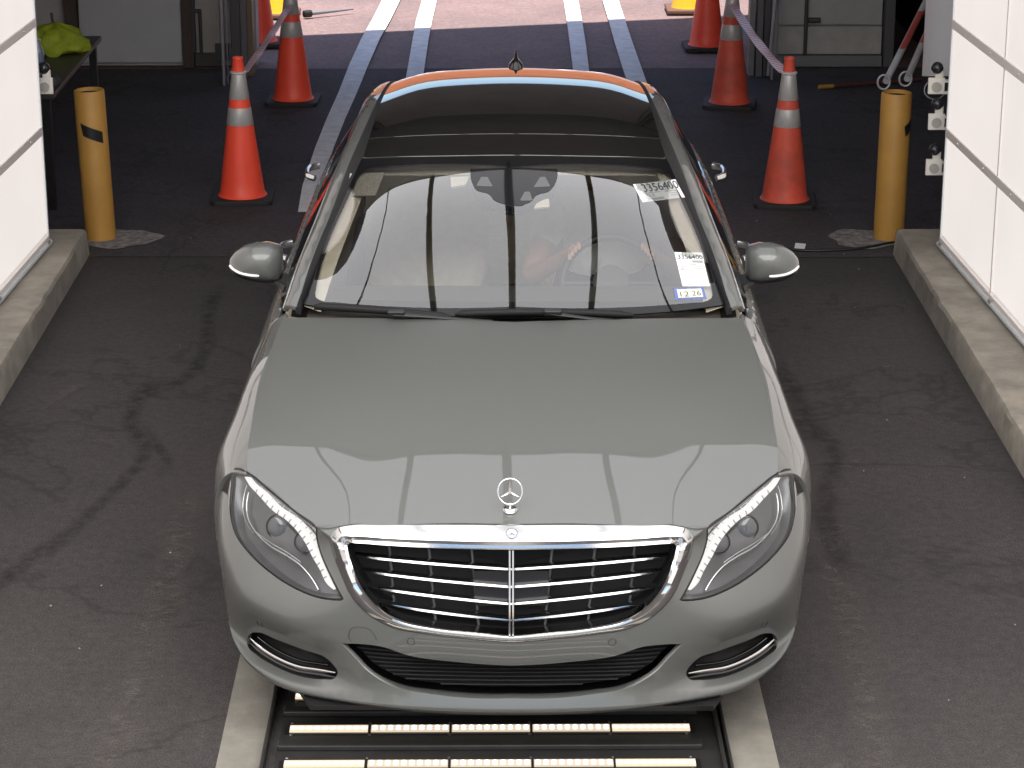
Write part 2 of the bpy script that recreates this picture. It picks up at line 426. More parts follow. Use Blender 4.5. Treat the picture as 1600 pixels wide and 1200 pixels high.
INTAKE_IN = crv([(799, 1038), (888, 1032), (964, 1021), (1003, 1008), (1066, 1002), (1041, 1023), (1017, 1047), (976, 1068), (917, 1078), (799, 1083)], corners=(4,))
SIDE = crv([(1072.5, 1055.5), (1087.5, 1031), (1125, 1016.5), (1170, 1000), (1197, 989.5), (1209, 991), (1215.5, 1003), (1213.5, 1012), (1200, 1024.5), (1170, 1042.5), (1132, 1057.5), (1095, 1062.5), (1077, 1061)], closed=True)

hood_o = mid(hood_p, HOOD)
hood = panel('hood', hood_p, hood_o, [], PAINT, car, flange=.016, res=.05, bres=.015)

lampR = nose_p.find(grow(LAMP, 1.3)); sideR = nose_p.find(SIDE)
gr = mid(nose_p, grow(GR_OUT, 0)); intk = mid(nose_p, INTAKE)
S1, T0, T1 = nose_p.s[-1], nose_p.t[0], nose_p.t[-1]
# the bumper meets the wing along a seam running down from the lamp's outer corner
seam = nose_p.find(crv([(1236, 731), (1241, 748), (1246, 776), (1256, 768), (1263, 764)], corners=(2,)))
xs = np.linspace(0, S1, 30)
TB = T1 + .004
half = np.array([(0, T0)] + [(x, T0) for x in xs[1:]] + [(S1, t) for t in np.linspace(T0, seam[-1][1], 12)[1:]] + [tuple(p) for p in seam[::-1]] + [(x, TB) for x in np.linspace(seam[0][0], 0, 20)[1:]])
bumper = panel('front_bumper', nose_p, symm(half), [lampR, flipx(lampR), sideR, flipx(sideR), gr, intk], PAINT, car, flange=.018, res=.035, bres=.012)
# deep painted lip round the lower intake
def ring(loops, name, m, parent, closed=False, mirror=False, smooth=True, flip=False, sharp=50):
    b = MB(); b.loft([[tuple(p) for p in L] for L in loops], closed=closed, cap=False)
    if mirror: b.v = [(-x, y, z) for x, y, z in b.v]; b.f = [f[::-1] for f in b.f]
    return b.build(name, m, parent, smooth=sharp if smooth else None)
def full(half):
    h = np.array(half); h[0, 0] = 0 if abs(h[0, 0]) < .02 else h[0, 0]; L = h[::-1].copy(); L[:, 0] *= -1
    return np.concatenate([L[:-1], h]) 
def onto(patch, uv, dy=0.0, off=0.0):
    P = patch.at(uv, off)
    if np.any(dy):
        P = np.array([bp(u, v, y=p[1] + d, car=True) for (u, v), p, d in zip(uv, P, np.broadcast_to(dy, len(P)))])
    return P
def cen(P):
    P = np.array(P); x0 = P[0, 0]; P = P.copy()
    P[:, 0] -= np.linspace(P[0, 0], P[-1, 0], len(P)) * 0 + P[0, 0]; return P
iu = resamp(INTAKE, n=80); iu2 = resamp(INTAKE_IN, n=80)
L0 = nose_p.at(iu, -.002); L1 = L0 + np.array([0, .022, 0]); L2 = cen(onto(nose_p, iu2, .055)); L0 = cen(L0); L1 = cen(L1)
ring([full(L0), full(L1 * np.array([.999, 1, 1])), full(L2)], 'intake_lip', PAINT, bumper)
# lower intake mesh: slats on a dark backing
m_ = MB(); back = full(L2) + np.array([0, .05, 0])
cc = back.mean(0); m_.loft([back, back * .0 + cc], closed=True, cap=False)
intake = m_.build('lower_intake', DARKIN, car, smooth=None)
sl_p = np.array(symm(nose_p.find(INTAKE_IN[INTAKE_IN[:, 1] < 2000])))
tt = np.linspace(nose_p.t[0], nose_p.t[-1] * .6, 200); IM = mat('intake_black', (.009, .009, .0095), .55, spec=.3)
for z0 in np.linspace(.258, .392, 11):
    run = []
    for a in np.linspace(-.62, .62, 120):
        q = nose_p.ev(np.full(200, a), tt); k = np.nonzero((q[:-1, 2] < z0) & (q[1:, 2] >= z0))[0]
        if not len(k): continue
        b_ = tt[k[0]] + (z0 - q[k[0], 2]) / (q[k[0] + 1, 2] - q[k[0], 2]) * (tt[1] - tt[0])
        if inside(sl_p, np.array([[a, b_]]))[0]: run.append(nose_p.ev(np.array([a]), np.array([b_]))[0] + np.array([0, .045, 0]))
    if len(run) < 6: continue
    cuts = [0] + [i + 1 for i in range(len(run) - 1) if abs(run[i + 1][0] - run[i][0]) > .05] + [len(run)]
    for c0_, c1_ in zip(cuts[:-1], cuts[1:]):
        if c1_ - c0_ > 3: MB().tube(run[c0_:c1_], .0035, 6).build('intake_slat', IM, intake, smooth=60)
# side intakes with chrome blade
SBLADE = crv([(1075, 1052), (1102, 1047.5), (1132, 1043), (1162, 1031.5), (1192, 1013.5), (1209, 999)])
for mir in (False, True):
    su = resamp(SIDE, n=60, closed=True)
    A = nose_p.at(su, -.002); B = A + np.array([-.004, .05, .004]); cB = B.mean(0)
    b = MB(); b.loft([A, B], closed=True, cap=False); b.loft([B, B * .5 + (cB + [0, .02, 0]) * .5, B * 0 + cB + [0, .03, 0]], closed=True, cap=False)
    if mir: b.v = [(-x, y, z) for x, y, z in b.v]; b.f = [f[::-1] for f in b.f]
    si = b.build('side_intake', IM, car, smooth=40)
    P = onto(nose_p, resamp(SBLADE, n=30), .012); r = np.interp(np.linspace(0, 1, 30), [0, .12, .5, .9, 1], [.003, .007, .008, .007, .003])
    b = MB(); b.tube(P, r, 10)
    Q = onto(nose_p, resamp(SBLADE + np.array([0, 7.5]), n=30), .012); b2 = MB(); b2.tube(Q, r * 1.25, 8)
    Q2 = onto(nose_p, resamp(SBLADE + np.array([-4, -9.5]), n=30)[3:-2], .035); b2.tube(Q2, .004, 6)
    for k in (b, b2):
        if mir: k.v = [(-x, y, z) for x, y, z in k.v]; k.f = [f[::-1] for f in k.f]
    b.build('chrome_blade', CHROME, si, smooth=60); b2.build('black_bead', GLOSSB, si, smooth=60)
# parking sensors and towing cover seam
for u, v in ((957, 1003), (1195, 975)):
    ab = nose_p.find([(u, v)])[0]
    for sg in (1, -1):
        a = np.array([sg * ab[0]] * 20) + .0115 * np.cos(np.linspace(0, 2 * pi, 20, endpoint=False)); c = ab[1] + .0115 * np.sin(np.linspace(0, 2 * pi, 20, endpoint=False))
        P = nose_p.ev(a, c) + nose_p.nrm(a, c) * .0004
        MB().tube(P, .0011, 6, closed=True).build('parking_sensor', mat('seam_grey', (.05, .05, .05), .5), bumper, smooth=60)
tp = crv([(588, 1000), (578, 984), (563, 980), (549, 982), (545, 990), (549, 1003)])
ab = nose_p.find(tp); MB().tube(nose_p.ev(ab[:, 0], ab[:, 1]) + nose_p.nrm(ab[:, 0], ab[:, 1]) * .0003, .0012, 6).build('towing_cover_seam', MATS['seam_grey'], bumper, smooth=60)
# sump tray under the nose
MB().loft([[(-.62, .02, .19), (.62, .02, .19), (.62, .03, .17), (-.62, .03, .17)], [(-.8, .5, .19), (.8, .5, .19), (.8, .5, .165), (-.8, .5, .165)], [(-.8, 4.9, .20), (.8, 4.9, .20), (.8, 4.9, .17), (-.8, 4.9, .17)]]).build('underbody', BLACK, car)

# wings (front fenders)
ft = fender_p
def fpar(pts):
    """(y, z) side points -> fender parameters"""
    A, B = np.meshgrid(np.linspace(ft.s[0], ft.s[-1] + .05, 200), np.linspace(ft.t[0] - .05, ft.t[-1], 200)); A = A.ravel(); B = B.ravel()
    Q = ft.ev(A, B)[:, 1:]; keep = A > ft.s[1]; A, B, Q = A[keep], B[keep], Q[keep]; r = []
    for p in pts:
        i = np.argmin(((Q - p) ** 2).sum(1)); a, b = A[i], B[i]; e = 1e-4
        for _ in range(6):
            q = ft.ev(np.array([a, a + e, a]), np.array([b, b, b + e]))[:, 1:]; J = np.stack([(q[1] - q[0]) / e, (q[2] - q[0]) / e], 1)
            d = np.linalg.solve(J, np.array(p) - q[0]); m = np.abs(d).max(); d *= min(1, .02 / max(m, 1e-9)); a += d[0]; b += d[1]
        r.append((a, b))
    return np.array(r)
WY, WZ, WR = .93, .335, .335
archp = fpar([(WY + .385 * cos(q), WZ + .385 * sin(q)) for q in np.linspace(R(-14), R(180 - 26), 40)])
su = ft.find(crv([(1217, 738.5), (1215.5, 697), (1208.5, 647), (1197.5, 590), (1179.5, 540), (1164, 497)]))
fo = np.concatenate([su, [(ft.s[0] + .004, ft.t[-1])], [(s, ft.t[-1]) for s in np.linspace(ft.s[0] + .03, ft.s[-1], 14)], archp, [(s, ft.t[0]) for s in np.linspace(archp[-1][0] - .01, ft.s[0], 24)]])
for mir in (False, True):
    panel('front_wing', ft, fo, [], PAINT, car, flange=.014, res=.035, bres=.015, off=-.002, mirror=mir)

# ---- headlights
STRIP = crv([(1225, 745), (1221, 752), (1199.5, 771.5), (1180, 792), (1158, 808), (1141, 826), (1126, 847), (1115, 867), (1100, 891), (1089, 912), (1080, 921)])
for mir in (False, True):
    M = (lambda b: b) if not mir else (lambda b: (setattr(b, 'v', [(-x, y, z) for x, y, z in b.v]), setattr(b, 'f', [f[::-1] for f in b.f]), b)[2])
    hl = panel('headlight', nose_p, nose_p.find(grow(LAMP, .2)), [], LENS, car, flange=.012, res=.03, bres=.01, mirror=mir, matfl=BLACK)
    tag(hl, 'clear headlight with its white running light lit')
    lo = nose_p.find(grow(LAMP, -.3)); P0 = nose_p.ev(lo[:, 0], lo[:, 1]); N0 = nose_p.nrm(lo[:, 0], lo[:, 1])
    lu = LAMP; inn = grow(LAMP, -7)
    A = nose_p.at(grow(LAMP, -.5), -.010); B = nose_p.at(inn, -.035); c0 = inn.mean(0)
    loops = [A, nose_p.at(grow(LAMP, -2.5), -.012), B] + [nose_p.at(c0 + (inn - c0) * k, -.035 - .05 * (1 - k)) for k in (.75, .5, .25, .02)]
    M(MB().loft(loops, closed=True, cap=False)).build('lamp_housing', LAMPGREY, hl, smooth=40)
    rim = nose_p.at(grow(LAMP, -1.2), -.004); M(MB().tube(rim, .0026, 6, closed=True)).build('lamp_seal', BLACK, hl, smooth=60)
    st = resamp(STRIP, n=40); tn = np.gradient(st, axis=0); tn /= np.linalg.norm(tn, axis=1, keepdims=True); nr = np.stack([-tn[:, 1], tn[:, 0]], 1)
    wd = np.interp(np.linspace(0, 1, 40), [0, .15, .6, .9, 1], [1.4, 4.8, 5.2, 5.0, 3.2])[:, None]
    e1 = nose_p.at(st + nr * wd, -.020); e2 = nose_p.at(st - nr * wd, -.020); e3 = nose_p.at(st - nr * wd * 1.0, -.045); e4 = nose_p.at(st + nr * wd, -.045); em = nose_p.at(st, -.013)
    M(MB().loft([[e1[i], em[i], e2[i], e3[i], e4[i]] for i in range(40)])).build('running_light', DRL, hl, smooth=60)
    # clear blocks alongside the strip
    for i in range(5, 36, 2):
        o = nr[i] * (wd[i] + 5.5) * (1 if nr[i][0] < 0 else -1)
        M(MB().tube([nose_p.at([st[i] + o * .75], -.02)[0], nose_p.at([st[i] + o * 1.25], -.02)[0]], .0016, 6)).build('reflector_step', CHROME, hl, smooth=60)
    for i in range(5, 37, 2):
        M(MB().tube([nose_p.at([st[i] + nr[i] * wd[i] * .45], -.0125)[0], nose_p.at([st[i] - nr[i] * wd[i] * .9], -.0165)[0]], .0017, 5)).build('light_divider', mat('divider_grey', (.22, .21, .20), .4), hl, smooth=60)
    ol = np.array([st[i] + nr[i] * (wd[i] + 5.5) * (1 if nr[i][0] < 0 else -1) * 1.1 for i in range(6, 37)])
    M(MB().tube(nose_p.at(ol, -.02), .0014, 6)).build('reflector_edge', CHROME, hl, smooth=60)
    q = nose_p.at([(1107.5, 846), (1107.5, 830), (1122, 819), (1138, 807), (1126, 822), (1115, 838)], -.024)
    M(MB().add(list(q) + list(q + np.array([0, .01, 0])), [tuple(range(6)), tuple(range(6, 12))[::-1]] + [(i, 6 + i, 6 + (i + 1) % 6, (i + 1) % 6) for i in range(6)])).build('corner_reflector', SATIN, hl)
    b = MB()
    b.tube(nose_p.at(crv([(1223, 768), (1226, 785), (1222, 812), (1210, 831), (1186, 853), (1160, 868), (1137, 884), (1122, 900), (1108, 922)], n=5), -.026), .0034, 8)
    b.tube(nose_p.at(crv([(1210, 830), (1190, 845), (1160, 863), (1139, 878)], n=6), -.028), .0022, 8)
    b.tube(nose_p.at(crv([(1226, 757), (1231, 775), (1232, 796), (1226, 815), (1214, 832)], n=5), -.026), .0022, 8)
    M(b).build('chrome_trim', CHROME, hl, smooth=60)
    for u, v, r in ((1147, 846, .030), (1190, 816, .034), (1166, 868, .013)):
        p = nose_p.at([(u, v)], -.07)[0]; n = np.array([.15, -.93, .3]); n /= np.linalg.norm(n)
        Mx = Matrix.Translation(Vector(p)) @ Vector((0, 0, 1)).rotation_difference(Vector(n)).to_matrix().to_4x4()
        prof = [(r * cos(q), r * .3 * sin(q) + .012) for q in np.linspace(0, pi / 2 - .01, 9)]; bb = MB().lathe([(r, -.02)] + prof + [(0, r * .3 + .012)], 24)
        bb.v = [tuple(Mx @ Vector(q)) for q in bb.v]; pl = M(bb).build('projector', PROJ, hl, smooth=50)
        rr = MB().lathe([(r * 1.02, .004), (r * 1.14, .016), (r * 1.2, .008), (r * 1.2, -.02)], 24); rr.v = [tuple(Mx @ Vector(q)) for q in rr.v]
        M(rr).build('projector_ring', CHROME, hl, smooth=50)

# ---- grille
def gl(uv, dy, n=90): return cen(onto(nose_p, uv, dy))
DEEP = np.interp(GR_L2[:, 1], [850, 900], [.004, -.008])
K0, K1, K2, K3 = gl(GR_L0, -.004), gl(GR_L1, np.interp(GR_L1[:, 1], [850, 940], [-.026, -.010])), gl(GR_L2, DEEP), gl(GR_L3, -.012)
K1a = cen(onto(nose_p, GR_L0 * .5 + GR_L1 * .5, np.interp(GR_L1[:, 1], [850, 940], [-.018, -.009]))); K4 = K3 + np.array([0, .05, 0]); K00 = K0 + np.array([0, .03, 0])
grille = ring([full(k) for k in (K00, K0, K1a, K1, K2, K3, K4)], 'grille', CHROME, car, sharp=42)
bk = full(K4) + np.array([0, .08, 0]); cb = bk.mean(0)
MB().loft([full(K4), bk, bk * .5 + cb * .5, bk * 0 + cb], closed=True, cap=False).build('grille_backing', DARKIN, grille, smooth=None)
tips = [(1045, 868.5), (1035.5, 892), (1024, 917), (1006, 942.5)]; cv = (888.5, 916, 942.5, 968.5)
for (tu, tv), c in zip(tips, cv):
    b = MB(); b2 = MB()
    us = np.linspace(799, tu, 36); x = (us - 799) / (tu - 799)
    vs = c + (tv - c) * (x * .72 + .28 * x ** 2)
    wv = np.interp(x, [0, .6, .9, 1], [3.0, 3.4, 2.9, .7])
    up_ = cen(onto(nose_p, np.stack([us, vs - wv], 1), .0115)); md = cen(onto(nose_p, np.stack([us, vs - wv * .1], 1), .004)); dn = cen(onto(nose_p, np.stack([us, vs + wv], 1), .012))
    bk_ = md + np.array([0, .03, 0])
    b.loft([[p, q, r_, s_] for p, q, r_, s_ in zip(full(up_), full(md), full(dn), full(bk_))])
    bu = cen(onto(nose_p, np.stack([us, vs - wv - 2.6], 1), .045)); bu0 = full(up_) + np.array([0, .001, 0]); bu1 = full(bu)
    b2.loft([[p, q, q + np.array([0, 0, -.004]), p + np.array([0, 0, -.004])] for p, q in zip(bu0, bu1)])
    b.build('grille_slat', CHROME, grille, smooth=35); b2.build('slat_back', BLACK, grille, smooth=40)
for sx in (-2.6, 2.6):
    pts = onto(nose_p, [(799 + sx, v) for v in np.linspace(859, 994, 14)], .0); MB().tube(pts - np.array([.0, .006, 0]), .0032, 8).build('centre_bar', CHROME, grille, smooth=60)
STRUT = mat('strut_grey', (.06, .06, .062), .4)
for k, (u0, dv) in enumerate([(u, 0) for u in (863, 930, 992)]):
    for v0, v1 in ((858, 884), (886, 908), (911, 934), (937, 958), (960, 982)):
        sh = (v0 - 858) * -.09
        q = onto(nose_p, [(u0 + sh, v0 - (u0 - 799) * .035), (u0 + sh - 2.5, v1 - (u0 - 799) * .075)], .045)
        for sg in (1, -1): MB().tube(q * [sg, 1, 1], .0045, 6).build('grille_strut', STRUT, grille, smooth=60)
q = onto(nose_p, [(740, 892), (857, 892), (855, 946), (743, 946)], [.020, .020, .031, .031]); q2 = q + np.array([0, .012, 0])
MB().add(list(q) + list(q2), [(0, 1, 2, 3), (7, 6, 5, 4), (0, 4, 5, 1), (1, 5, 6, 2), (2, 6, 7, 3), (3, 7, 4, 0)]).build('sensor_plate', mat('plate_black', (.010, .010, .012), .22, spec=.35), grille)
lip = crv([(799, 986), (900, 978), (980, 962), (1002, 946)], n=8); lp = cen(onto(nose_p, lip, .02)); lq = lp + np.array([0, .07, -.006])
MB().loft([[p, q, q - np.array([0, 0, .006]), p - np.array([0, 0, .006])] for p, q in zip(full(lp), full(lq))]).build('grille_shelf', mat('grey_plastic', (.05, .05, .052), .45), grille, smooth=40)
def star(r, d, w):
    """three-pointed star, flat spokes with a ridge"""
    b = MB()
    for k in range(3):
        q = pi / 2 + k * 2 * pi / 3; t = np.array([cos(q), sin(q)]); n = np.array([-sin(q), cos(q)])
        b.add([(*(n * w), 0), (*(t * r), 0), (*(-n * w), 0), (*(t * w * .2), d), (*(t * w * .2), -d)], [(0, 1, 3), (1, 2, 3), (1, 0, 4), (2, 1, 4), (0, 3, 4), (2, 4, 3)])
    return b
def place(b, p, n, up=(0, 0, 1)):
    n = Vector(n).normalized(); x = Vector(up).cross(n).normalized(); y = n.cross(x)
    M = Matrix((x, y, n)).transposed().to_4x4(); M.translation = Vector(p)
    b.v = [tuple(M @ Vector(q)) for q in b.v]; return b
# round badge on the chrome
pe = K0[0] * .5 + K1[0] * .5 + np.array([0, -.003, .002]); ne = (0, -.66, .75)
em = place(MB().lathe([(0, .002), (.0135, .002), (.0165, .0045), (.0195, .002), (.0195, -.004)], 32), pe, ne).build('grille_badge', mat('badge_grey', (.5, .52, .56), .25, .7), car, smooth=40)
place(star(.0135, .003, .0022), pe + np.array([0, -.002, .003]), ne).build('badge_star', CHROME, em)
bl = MB()
for q in list(np.linspace(R(20), R(160), 14)) + list(np.linspace(R(230), R(310), 8)): bl.box((.0165 * cos(q), .0165 * sin(q), .005), (.0016, .0026, .001), rz=q - pi / 2)
place(bl, pe, ne).build('badge_lettering', mat('badge_dark', (.2, .21, .24), .4), em)
# hood ornament: star in a ring on an oval foot
hp = hood_p.at([(797, 797)])[0]; hn = np.array([0, -.16, 1.0])
oc = bp(797, 768, y=hp[1] - .002, car=True); rr = .0375
orn = MB().tube([(oc[0] + rr * cos(q), oc[1] + .012 * sin(q), oc[2] + rr * sin(q)) for q in np.linspace(0, 2 * pi, 48, endpoint=False)], .0026, 10, closed=True).build('hood_ornament', CHROME, car, smooth=60)
ft_ = MB().lathe([(.0225, 0), (.0225, .004), (.019, .0075), (.010, .0085), (0, .0085)], 32); ft_.v = [(x, y * 1.15, z) for x, y, z in ft_.v]
place(ft_, hp, hn, (0, 1, 0)).build('ornament_foot', CHROME, orn, smooth=40)
fd = MB()
for sx in (-1, 1):
    fd.tube([(sx * .002, -.004, .009), (sx * .009, -.004, .0092), (sx * .016, -.001, .008)], [.0018, .0022, .001], 6)
    fd.tube([(sx * .009 * cos(q), .006 + .0085 * sin(q), .009) for q in np.linspace(R(-30), R(80), 8)], .0012, 5)
fd.tube([(0, 0, .009), (0, .008, .009)], .0028, 6)
place(fd, hp, hn, (0, 1, 0)).build('foot_emblem', mat('emblem_dark', (.06, .06, .065), .4), orn, smooth=60)
place(star(.0365, .006, .0055), oc, (0, -1, .32)).build('ornament_star', CHROME, orn)
MB().tube([hp + [0, 0, .006], oc - [0, .006, rr - .001]], [.006, .0035], 10).build('ornament_stem', CHROME, orn, smooth=60)

# ---- windscreen, roof and pillars
ws_p = Patch([
    [(0, 1.455, 1.005), (.35, 1.475, 1.005), (.60, 1.525, 1.008), (.76, 1.585, 1.012)],
    [(0, 1.66, 1.153), (.34, 1.675, 1.1515), (.575, 1.72, 1.1425), (.71, 1.785, 1.122)],
    [(0, 1.90, 1.309), (.31, 1.91, 1.3055), (.525, 1.955, 1.288), (.645, 2.02, 1.256)],
    [(0, 2.16, 1.418), (.28, 2.17, 1.412), (.475, 2.205, 1.399), (.578, 2.245, 1.385)]])
rf_p = Patch([
    [(0, 2.165, 1.420), (.28, 2.175, 1.414), (.475, 2.21, 1.402), (.578, 2.25, 1.388)],
    [(0, 2.48, 1.462), (.27, 2.485, 1.457), (.455, 2.50, 1.444), (.562, 2.53, 1.428)],
    [(0, 2.90, 1.489), (.265, 2.90, 1.484), (.445, 2.90, 1.469), (.550, 2.90, 1.449)],
    [(0, 3.30, 1.487), (.26, 3.30, 1.481), (.435, 3.29, 1.465), (.537, 3.27, 1.443)],
    [(0, 3.70, 1.448), (.255, 3.69, 1.441), (.425, 3.67, 1.424), (.522, 3.62, 1.401)],
    [(0, 4.05, 1.372), (.25, 4.03, 1.365), (.415, 4.00, 1.348), (.508, 3.94, 1.326)]])
CLEAR = crv([(804, 261), (1010, 261.5), (1032, 264), (1046, 273), (1056, 295), (1112, 452), (1113, 464), (1104, 470.5), (1080, 473), (804, 479)])
wo = np.array([(ws_p.s[0], t) for t in np.linspace(ws_p.t[-1], ws_p.t[0], 12)] + [(x, ws_p.t[0]) for x in np.linspace(ws_p.s[0], ws_p.s[-1], 30)[1:]] + [(ws_p.s[-1], t) for t in np.linspace(ws_p.t[0], ws_p.t[-1], 12)[1:]] + [(x, ws_p.t[-1]) for x in np.linspace(ws_p.s[-1], ws_p.s[0], 30)[1:-1]])
cl = mid(ws_p, CLEAR)
wind = panel('windscreen', ws_p, cl, [], WGLASS, car, flange=0, res=.05, bres=.02)
panel('windscreen_border', ws_p, wo, [cl], FRIT, car, flange=.006, res=.05, bres=.02)
ro = np.array([(rf_p.s[0], t) for t in np.linspace(rf_p.t[-1], rf_p.t[0], 16)] + [(x, rf_p.t[0]) for x in np.linspace(rf_p.s[0], rf_p.s[-1], 24)[1:]] + [(rf_p.s[-1], t) for t in np.linspace(rf_p.t[0], rf_p.t[-1], 16)[1:]] + [(x, rf_p.t[-1]) for x in np.linspace(rf_p.s[-1], rf_p.s[0], 24)[1:-1]])
ROOFG = mat('roof_glass', (.007, .0065, .0065), .03, coat=1, spec=.5)
tsp = rf_p.find([(804, 209)])[0][1]; tin = .012
def rect(p, t0, t1, g): return np.array([(p.s[0] + g, t) for t in np.linspace(t1, t0, 14)] + [(x, t0) for x in np.linspace(p.s[0] + g, p.s[-1] - g, 24)[1:]] + [(p.s[-1] - g, t) for t in np.linspace(t0, t1, 14)[1:]] + [(x, t1) for x in np.linspace(p.s[-1] - g, p.s[0] + g, 24)[1:-1]])
panel('roof_glass', rf_p, rect(rf_p, rf_p.t[0] + .004, tsp - .0015, .006), [], ROOFG, car, flange=.008, res=.06, bres=.025)
panel('roof_glass', rf_p, rect(rf_p, tsp + .0015, rf_p.t[-1] - .30, .006), [], ROOFG, car, flange=.008, res=.06, bres=.025)
panel('roof_panel', rf_p, rect(rf_p, rf_p.t[-1] - .296, rf_p.t[-1], .006), [], PAINT, car, flange=.008, res=.06, bres=.025)
MB().tube(rf_p.ev(np.linspace(rf_p.s[0], rf_p.s[-1], 30), np.full(30, tsp)) - np.array([0, 0, .003]), .002, 6).build('roof_seam', mat('seam_rubber', (.015, .015, .015), .7, spec=.2), car, smooth=60)
MB().tube(rf_p.ev(np.linspace(rf_p.s[0], rf_p.s[-1], 30), np.full(30, rf_p.t[0])) - np.array([0, 0, .003]), .0025, 6).build('roof_seam', MATS['seam_rubber'], car, smooth=60)
# side rail: A pillar running up into the roof edge (body colour), inner edge -> outer edge
rail_rows = [
    [(.770, 1.52, 1.020), (.800, 1.535, 1.024), (.826, 1.58, .985)],
    [(.728, 1.775, 1.140), (.757, 1.80, 1.138), (.786, 1.86, 1.095)],
    [(.683, 2.01, 1.224), (.712, 2.035, 1.222), (.746, 2.10, 1.180)],
    [(.642, 2.25, 1.322), (.672, 2.28, 1.316), (.706, 2.34, 1.266)],
    [(.602, 2.52, 1.398), (.634, 2.54, 1.388), (.668, 2.58, 1.335)],
    [(.574, 2.80, 1.436), (.608, 2.82, 1.426), (.645, 2.84, 1.375)],
    [(.550, 3.20, 1.448), (.586, 3.20, 1.438), (.630, 3.20, 1.388)],
    [(.535, 3.55, 1.418), (.572, 3.55, 1.408), (.622, 3.55, 1.358)],
    [(.520, 3.90, 1.342), (.556, 3.90, 1.330), (.612, 3.90, 1.285)],
    [(.540, 4.30, 1.180), (.585, 4.30, 1.165), (.640, 4.30, 1.120)],
    [(.580, 4.72, 1.030), (.630, 4.72, 1.015), (.690, 4.70, .985)]]
rail_p = Patch(rail_rows, sym=False)
RS, RT = rail_p.s, rail_p.t
for mir in (False, True):
    sheet('roof_pillar', rail_p, PAINT, car, ns=10, nt=60, mirror=mir, thick=.02)
    # black trim strip between windscreen / roof glass and the rail
    tv = np.linspace(RT[0], RT[-3], 60); inn = rail_p.ev(np.full(60, RS[0]), tv)
    ge = []
    for p in inn:
        if p[1] < 2.245: q = ws_p.ev(np.full(80, ws_p.s[-1]), np.linspace(ws_p.t[0], ws_p.t[-1], 80))
        else: q = rf_p.ev(np.full(80, rf_p.s[-1]), np.linspace(rf_p.t[0], rf_p.t[-1], 80))
        ge.append([np.interp(p[1], q[:, 1], q[:, k]) for k in range(3)])
    ge = np.array(ge); ge[:, 1] = inn[:, 1]
    a = inn + np.array([.004, 0, -.004]); c = ge - np.array([.006, 0, .002]); m1 = a * .75 + c * .25 + np.array([0, 0, .006]); m2 = a * .35 + c * .65 + np.array([0, 0, .004])
    b = MB(); b.loft([[a[i], m1[i], m2[i], c[i], c[i] - [0, 0, .02], a[i] - [0, 0, .02]] for i in range(60)])
    if mir: b.v = [(-x, y, z) for x, y, z in b.v]; b.f = [f[::-1] for f in b.f]
    b.build('pillar_trim', mat('trim_black', (.012, .012, .013), .6, spec=.25), car, smooth=45)
    P = rail_p.ev(np.full(60, RS[-1]), np.linspace(RT[0] + .02, RT[-2], 60)) + np.array([.002, 0, -.004])
    if mir: P = P * np.array([-1, 1, 1])
    MB().tube(P, .0035, 6).build('window_trim', SATIN, car, smooth=60)

